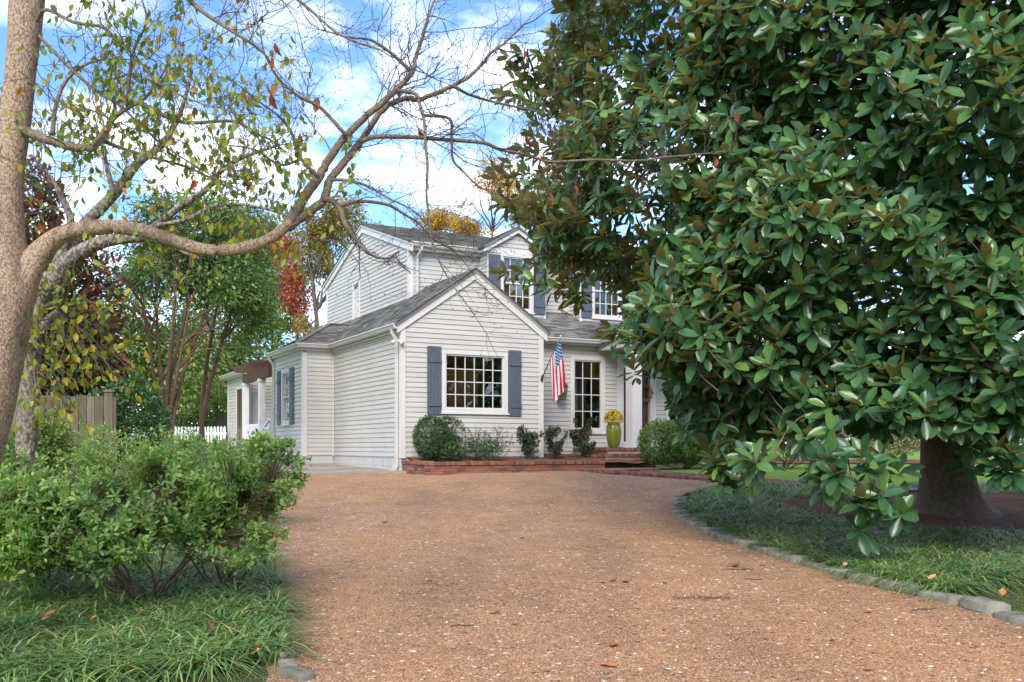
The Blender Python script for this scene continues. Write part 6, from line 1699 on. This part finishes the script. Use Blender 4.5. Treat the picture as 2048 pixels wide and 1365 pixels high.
bt('orange_tree', 985, 44, [(960, 400, 50, 60), (1015, 420, 55, 70), (990, 350, 45, 35), (940, 450, 40, 30)], 4600, 0.17, m_oran, m_bk, 'tall sparse golden-orange tree above the dormer roof', seed=56, gap=-0.15, gscale=1.2, tr=0.12, shell=0.1, twig=300, limbs=14)
bt('orange_tree', 872, 46, [(872, 445, 48, 38)], 2400, 0.15, m_oran, m_bk, 'small round golden tree peeping over the shingle ridge', seed=57, gap=-0.2, tr=0.15, shell=0.1)
bt('orange_tree', 1110, 43, [(1090, 380, 60, 70), (1130, 460, 60, 50)], 3000, 0.15, m_oran, m_bk, 'golden tree half hidden behind the magnolia edge', seed=58, gap=-0.1, tr=0.15, shell=0.1)
bt('green_tree', 470, 41, [(440, 660, 90, 110), (520, 690, 70, 90), (400, 720, 90, 90)], 13000, 0.2, m_green, m_bk, 'light green tree filling the gap behind the rear roof', seed=59, tr=0.15)
bt('green_tree', 720, 48, [(740, 500, 60, 60), (700, 470, 50, 50)], 2200, 0.16, m_green, m_bk, 'bare-twigged green tree behind the upper ridge', seed=60, gap=0.0, tr=0.15)
bt('green_tree', 1500, 45, [(1420, 520, 130, 150), (1560, 560, 150, 150), (1500, 680, 170, 120)], 7000, 0.22, m_green, m_bk, 'yellowing green tree behind the magnolia', seed=61, gap=-0.1, tr=0.25)
bt('green_tree', 1850, 50, [(1800, 560, 160, 170), (1980, 600, 160, 190), (1880, 740, 220, 90)], 7500, 0.24, m_green, m_bk, 'broad green tree across the lawn', seed=62, gap=-0.1, tr=0.25)
bt('olive_tree', 1650, 47, [(1640, 470, 90, 110), (1700, 560, 90, 90)], 2600, 0.22, m_oran, m_bk, 'golden autumn tree seen through the magnolia', seed=63, gap=-0.1, tr=0.2)
bt('green_tree', 30, 34, [(20, 560, 130, 170), (-120, 560, 150, 190), (120, 680, 130, 120)], 12000, 0.2, m_green, m_bk, 'deep green tree behind the rust-backed magnolia', seed=64, tr=0.2)
bt('green_tree', 330, 36, [(310, 640, 120, 130), (240, 700, 120, 110), (340, 740, 130, 90)], 13000, 0.19, m_green, m_bk, 'soft green tree behind the crape myrtles', seed=65, tr=0.15)
bt('green_tree', 555, 43, [(545, 540, 60, 80), (520, 480, 60, 60), (560, 620, 60, 70), (600, 660, 50, 50)], 9000, 0.19, m_green, m_bk, 'pale green tree between the crape myrtles and the upper gable', seed=66, tr=0.15, gap=-0.2)
# woods closing the view
g = np.random.default_rng(70)
def woods(name, x0, x1, y, z0, z1, n, leaf, label, seed, thick=3.0):
    g = np.random.default_rng(seed); x = g.uniform(x0, x1, n); top = z1*(0.75+0.25*np.sin(x*0.33+seed)+0.12*np.sin(x*0.9+1))
    z = z0+(top-z0)*g.random(n)**0.9; P = np.stack([x, y+thick*g.normal(size=n)*0.5, z], 1); P = P[noise3(P, seed, 0.6) > -0.5]
    V, F, U = scatter(LEAF_RHO, P, unit(rand_unit(len(P), g)-np.array([0, 0, 0.3])), unit(rand_unit(len(P), g)+np.array([0, -0.5, 0.6])), leaf*g.uniform(0.7, 1.3, len(P)))
    tag(obj(name, V, F, m_green, None, U), label, 'woods', kind='stuff')
woods('far_woods', -34, -7, 52, 0.8, 7.5, 15000, 0.42, 'far woods closing the view left of the house', 71)
woods('far_woods', 8, 48, 58, 0.8, 8.0, 14000, 0.5, 'far woods across the lawn on the right', 72)
woods('understorey', -19, -8.5, 40.0, 1.0, 5.2, 15000, 0.22, 'light green undergrowth behind the picket fence', 73, 1.5)
woods('far_woods', -40, 75, -40, -0.5, 10.0, 20000, 1.3, 'unseen woods across the road, added to darken the pane reflections', 75, 5.0)  # unseen; added so the front panes reflect leaves instead of bright sky
def reflect_woods(x, y0, y1, z0, z1, n, leaf, label, seed, mat):
    g = np.random.default_rng(seed); y = g.uniform(y0, y1, n); z = z0+(z1*(0.85+0.15*np.sin(y*0.3))-z0)*g.random(n)
    P = np.stack([x+2*g.normal(size=n), y, z], 1); V, F, U = scatter(LEAF_RHO, P, rand_unit(n, g), unit(rand_unit(n, g)+np.array([-0.5, 0, 0.5])), leaf*g.uniform(0.7, 1.3, n))
    tag(obj('far_woods', V, F, mat, None, U), label, 'woods', kind='stuff')
reflect_woods(53, -45, 22, -0.6, 10, 9000, 1.2, 'unseen dark leaf screen added for the lower panes to reflect', 76, m_box)  # unseen leaves, added to keep the lower panes dark
reflect_woods(57, -45, 22, 7, 19, 8000, 1.2, 'unseen golden treetops added above the screen for the upper panes to reflect', 77, m_oran)  # unseen leaves, added to warm the reflection in the upper panes
# trees across the road behind the camera: they show in the window panes and shade the low sky
for i, (x_, y_, r_) in enumerate([(-16, -26, 5), (-4, -30, 6), (8, -28, 5.5), (20, -27, 6), (32, -24, 6)]):
    tree('street_tree', (x_, y_), [(x_, y_, 5.5, r_, r_*0.7, 4.2), (x_+2, y_, 8, r_*0.7, r_*0.6, 3.4)], 3000, 0.55, m_green if i % 2 else m_oran, m_bk, ['orange street tree across the road, left end', 'green street tree across the road, left of middle', 'orange street tree across the road, middle', 'green street tree across the road, right of middle', 'orange street tree across the road, right end'][i], seed=80+i, tr=0.3, limbs=14, twig=100, shell=0.2)

# ------------------------------------------------------------------ monkey grass, turf, straw
m_lir = leafmat('monkey_grass', [(0, (0.075, 0.15, 0.065)), (0.4, (0.15, 0.275, 0.10)), (0.8, (0.26, 0.41, 0.145)), (0.95, (0.40, 0.50, 0.22)), (1, (0.6, 0.46, 0.16))], 0.34, transl=0.38, big=1.3, spec=0.35)
m_turf = leafmat('turf', [(0, (0.07, 0.13, 0.02)), (0.5, (0.13, 0.22, 0.03)), (0.9, (0.20, 0.28, 0.05)), (1, (0.35, 0.30, 0.12))], 0.6, transl=0.3)
def blades(P, g, Lmin, Lmax, wid, segs=4, lean=None):
    n = len(P); a = g.uniform(0, 6.28, n); h = np.stack([np.cos(a), np.sin(a), 0*a], 1)
    if lean is not None: h = unit(0.45*h+lean)
    L = g.uniform(Lmin, Lmax, n); bend = g.uniform(0.55, 1.15, n); wv = np.stack([-h[:, 1], h[:, 0], 0*a], 1)
    t_ = np.linspace(0, 1, segs+1); V = []
    for ti in t_:
        c_ = P + h*(L*bend*(0.22*ti+0.85*ti**2))[:, None]; c_ = c_ + np.array([0, 0, 1.0])*(L*(0.86*ti-bend*0.86*ti**2.0))[:, None]
        w_ = wid*(1-ti**2.5*0.92)*(0.6+0.4*min(1, ti*4))
        V.append(c_-wv*w_/2); V.append(c_+wv*w_/2)
    V = np.stack(V, 1); i = np.arange(segs)*2; f = np.stack([i, i+1, i+3, i+2], -1)
    return V.reshape(-1, 3), (f[None]+(np.arange(n)*2*(segs+1))[:, None, None]).reshape(-1, 4)
def clumps(area, ncl, per, g, sd):
    C = area(ncl); off = np.concatenate([g.normal(size=(len(C)*per, 2))*sd, np.zeros((len(C)*per, 1))], 1); P = np.repeat(C, per, axis=0)+off
    P[:, 2] = gz(P[:, 0], P[:, 1])+0.008; return P, unit(off+1e-4)
g = np.random.default_rng(90)
DLa = np.array(DL)
def left_area(n):
    d = 1/(1/4.9+(1/15-1/4.9)*g.random(n)); xr = np.interp(d, DLa[:, 0], DLa[:, 1])-0.02; xl = np.maximum(-0.56*d-0.3, xr-3.6)
    x = xl+(xr-xl)*g.random(n); ok = (d > np.interp(x, [-2.2, -1.7, -1.3], [4.8, 5.25, 5.5])+0.08*np.sin(5*x)); return np.stack([x, d, 0*x], 1)[ok]
P, ln = clumps(left_area, 1250, 22, g, 0.03); xr = np.interp(P[:, 1], DLa[:, 0], DLa[:, 1]); ok = P[:, 0] < xr+0.05; P, ln = P[ok], ln[ok]
V, F = blades(P, g, 0.24, 0.46, 0.013, 4, ln); tag(obj('monkey_grass', V, F, m_lir), 'arching monkey grass under the azaleas on the left of the drive', 'monkey grass', kind='stuff')
def right_area(n):
    d = 1/(1/6.9+(1/18.2-1/6.9)*g.random(n)**1.0); xl = np.interp(d, DRa[:, 0], DRa[:, 1])+0.20
    x = xl+(np.minimum(0.56*d+0.4, 11)-xl)*g.random(n)
    e = ((x-6.9)/np.where(x < 6.9, 3.15, 4.4))**2+((d-13.3)/2.95)**2
    ok = (e > 1) & (d > np.interp(x, [2.5, 3.3, 4.0, 6], [6.8, 7.35, 7.9, 8.0])+0.05*np.sin(9*x)) & ((d < 17.8) | (x < 5))
    return np.stack([x, d, 0*x], 1)[ok]
P, ln = clumps(right_area, 2900, 19, g, 0.035); xl = np.interp(P[:, 1], DRa[:, 0], DRa[:, 1]); ok = P[:, 0] > xl+0.12; P, ln = P[ok], ln[ok]
V, F = blades(P, g, 0.22, 0.42, 0.0145, 3, ln); tag(obj('monkey_grass', V, F, m_lir), 'band of monkey grass curving round the magnolia bed', 'monkey grass', kind='stuff')
def turf(area, n, label, L=(0.025, 0.06)):
    P = area(n); P[:, 2] = gz(P[:, 0], P[:, 1])+0.004; V, F = blades(P, g, L[0], L[1], 0.004, 2); tag(obj('turf', V, F, m_turf), label, 'grass', kind='stuff')
def t1(n):
    d = g.uniform(5.6, 8.0, n); xl = np.interp(d, DRa[:, 0], DRa[:, 1])+0.16; x = xl+(0.56*d+0.2-xl)*g.random(n)
    ok = (x > xl) & (d < np.interp(x, [2.5, 3.3, 4.0, 6], [6.9, 7.5, 8.0, 8.1])); return np.stack([x, d, 0*x], 1)[ok]
turf(t1, 15000, 'short bright turf strip behind the edging stones')
def t2(n):
    d = g.uniform(4.7, 5.6, n); xr = np.interp(d, DLa[:, 0], DLa[:, 1])-0.03; x = xr-1.1*g.random(n); return np.stack([x, d, 0*x], 1)
turf(t2, 9000, 'short pale turf patch at the near left edge of the gravel')
# pine needles on the mulch
n = 9000; a = g.uniform(0, 6.28, n); r_ = np.sqrt(g.random(n)); x = 6.9+np.where(np.cos(a) < 0, 3.2, 4.4)*r_*np.cos(a); y = 13.3+2.95*r_*np.sin(a)
P = np.stack([x, y, gz(x, y)+0.04+0.05*np.exp(-((x-5.7)**2+(y-12.7)**2)/1.5)+0.02*g.random(n)], 1)
Dn = rand_unit(n, g)*np.array([1, 1, 0.15]); m_need = leafmat('pine_needle', [(0, (0.06, 0.03, 0.018)), (0.6, (0.17, 0.085, 0.05)), (1, (0.30, 0.19, 0.12))], 0.8, transl=0.0)
V, F, U = scatter(LEAF_RHO, P, Dn, np.array([[0, 0, 1.0]]), g.uniform(0.10, 0.2, n), 0.09); tag(obj('pine_needles', V, F, m_need, None, U), 'brown pine needles strewn over the bed under the magnolia', 'mulch', kind='stuff')
# leaves lying in the monkey grass
for k, (px, py, L) in enumerate([(418, 1271, 0.11), (100, 1243, 0.09), (90, 1255, 0.08), (510, 1330, 0.10), (190, 1253, 0.07), (1970, 1100, 0.07), (1800, 1110, 0.10), (1865, 1160, 0.09), (1690, 1130, 0.07), (2005, 1192, 0.09)]):
    d = 2784/(py+38-895+77.5) if py > 1000 else 8; x = (px-CX)/FPX*d
    o = link('fallen_leaf', FL[k % 6], None, (x, d, float(gz(x, d))+0.16)); o.scale = (L, L, L); o.rotation_euler = (R(25), R(10), random.uniform(0, 6.28))
    tag(o, 'brown leaf caught in the monkey grass', 'leaf', 'leaves caught in the monkey grass')
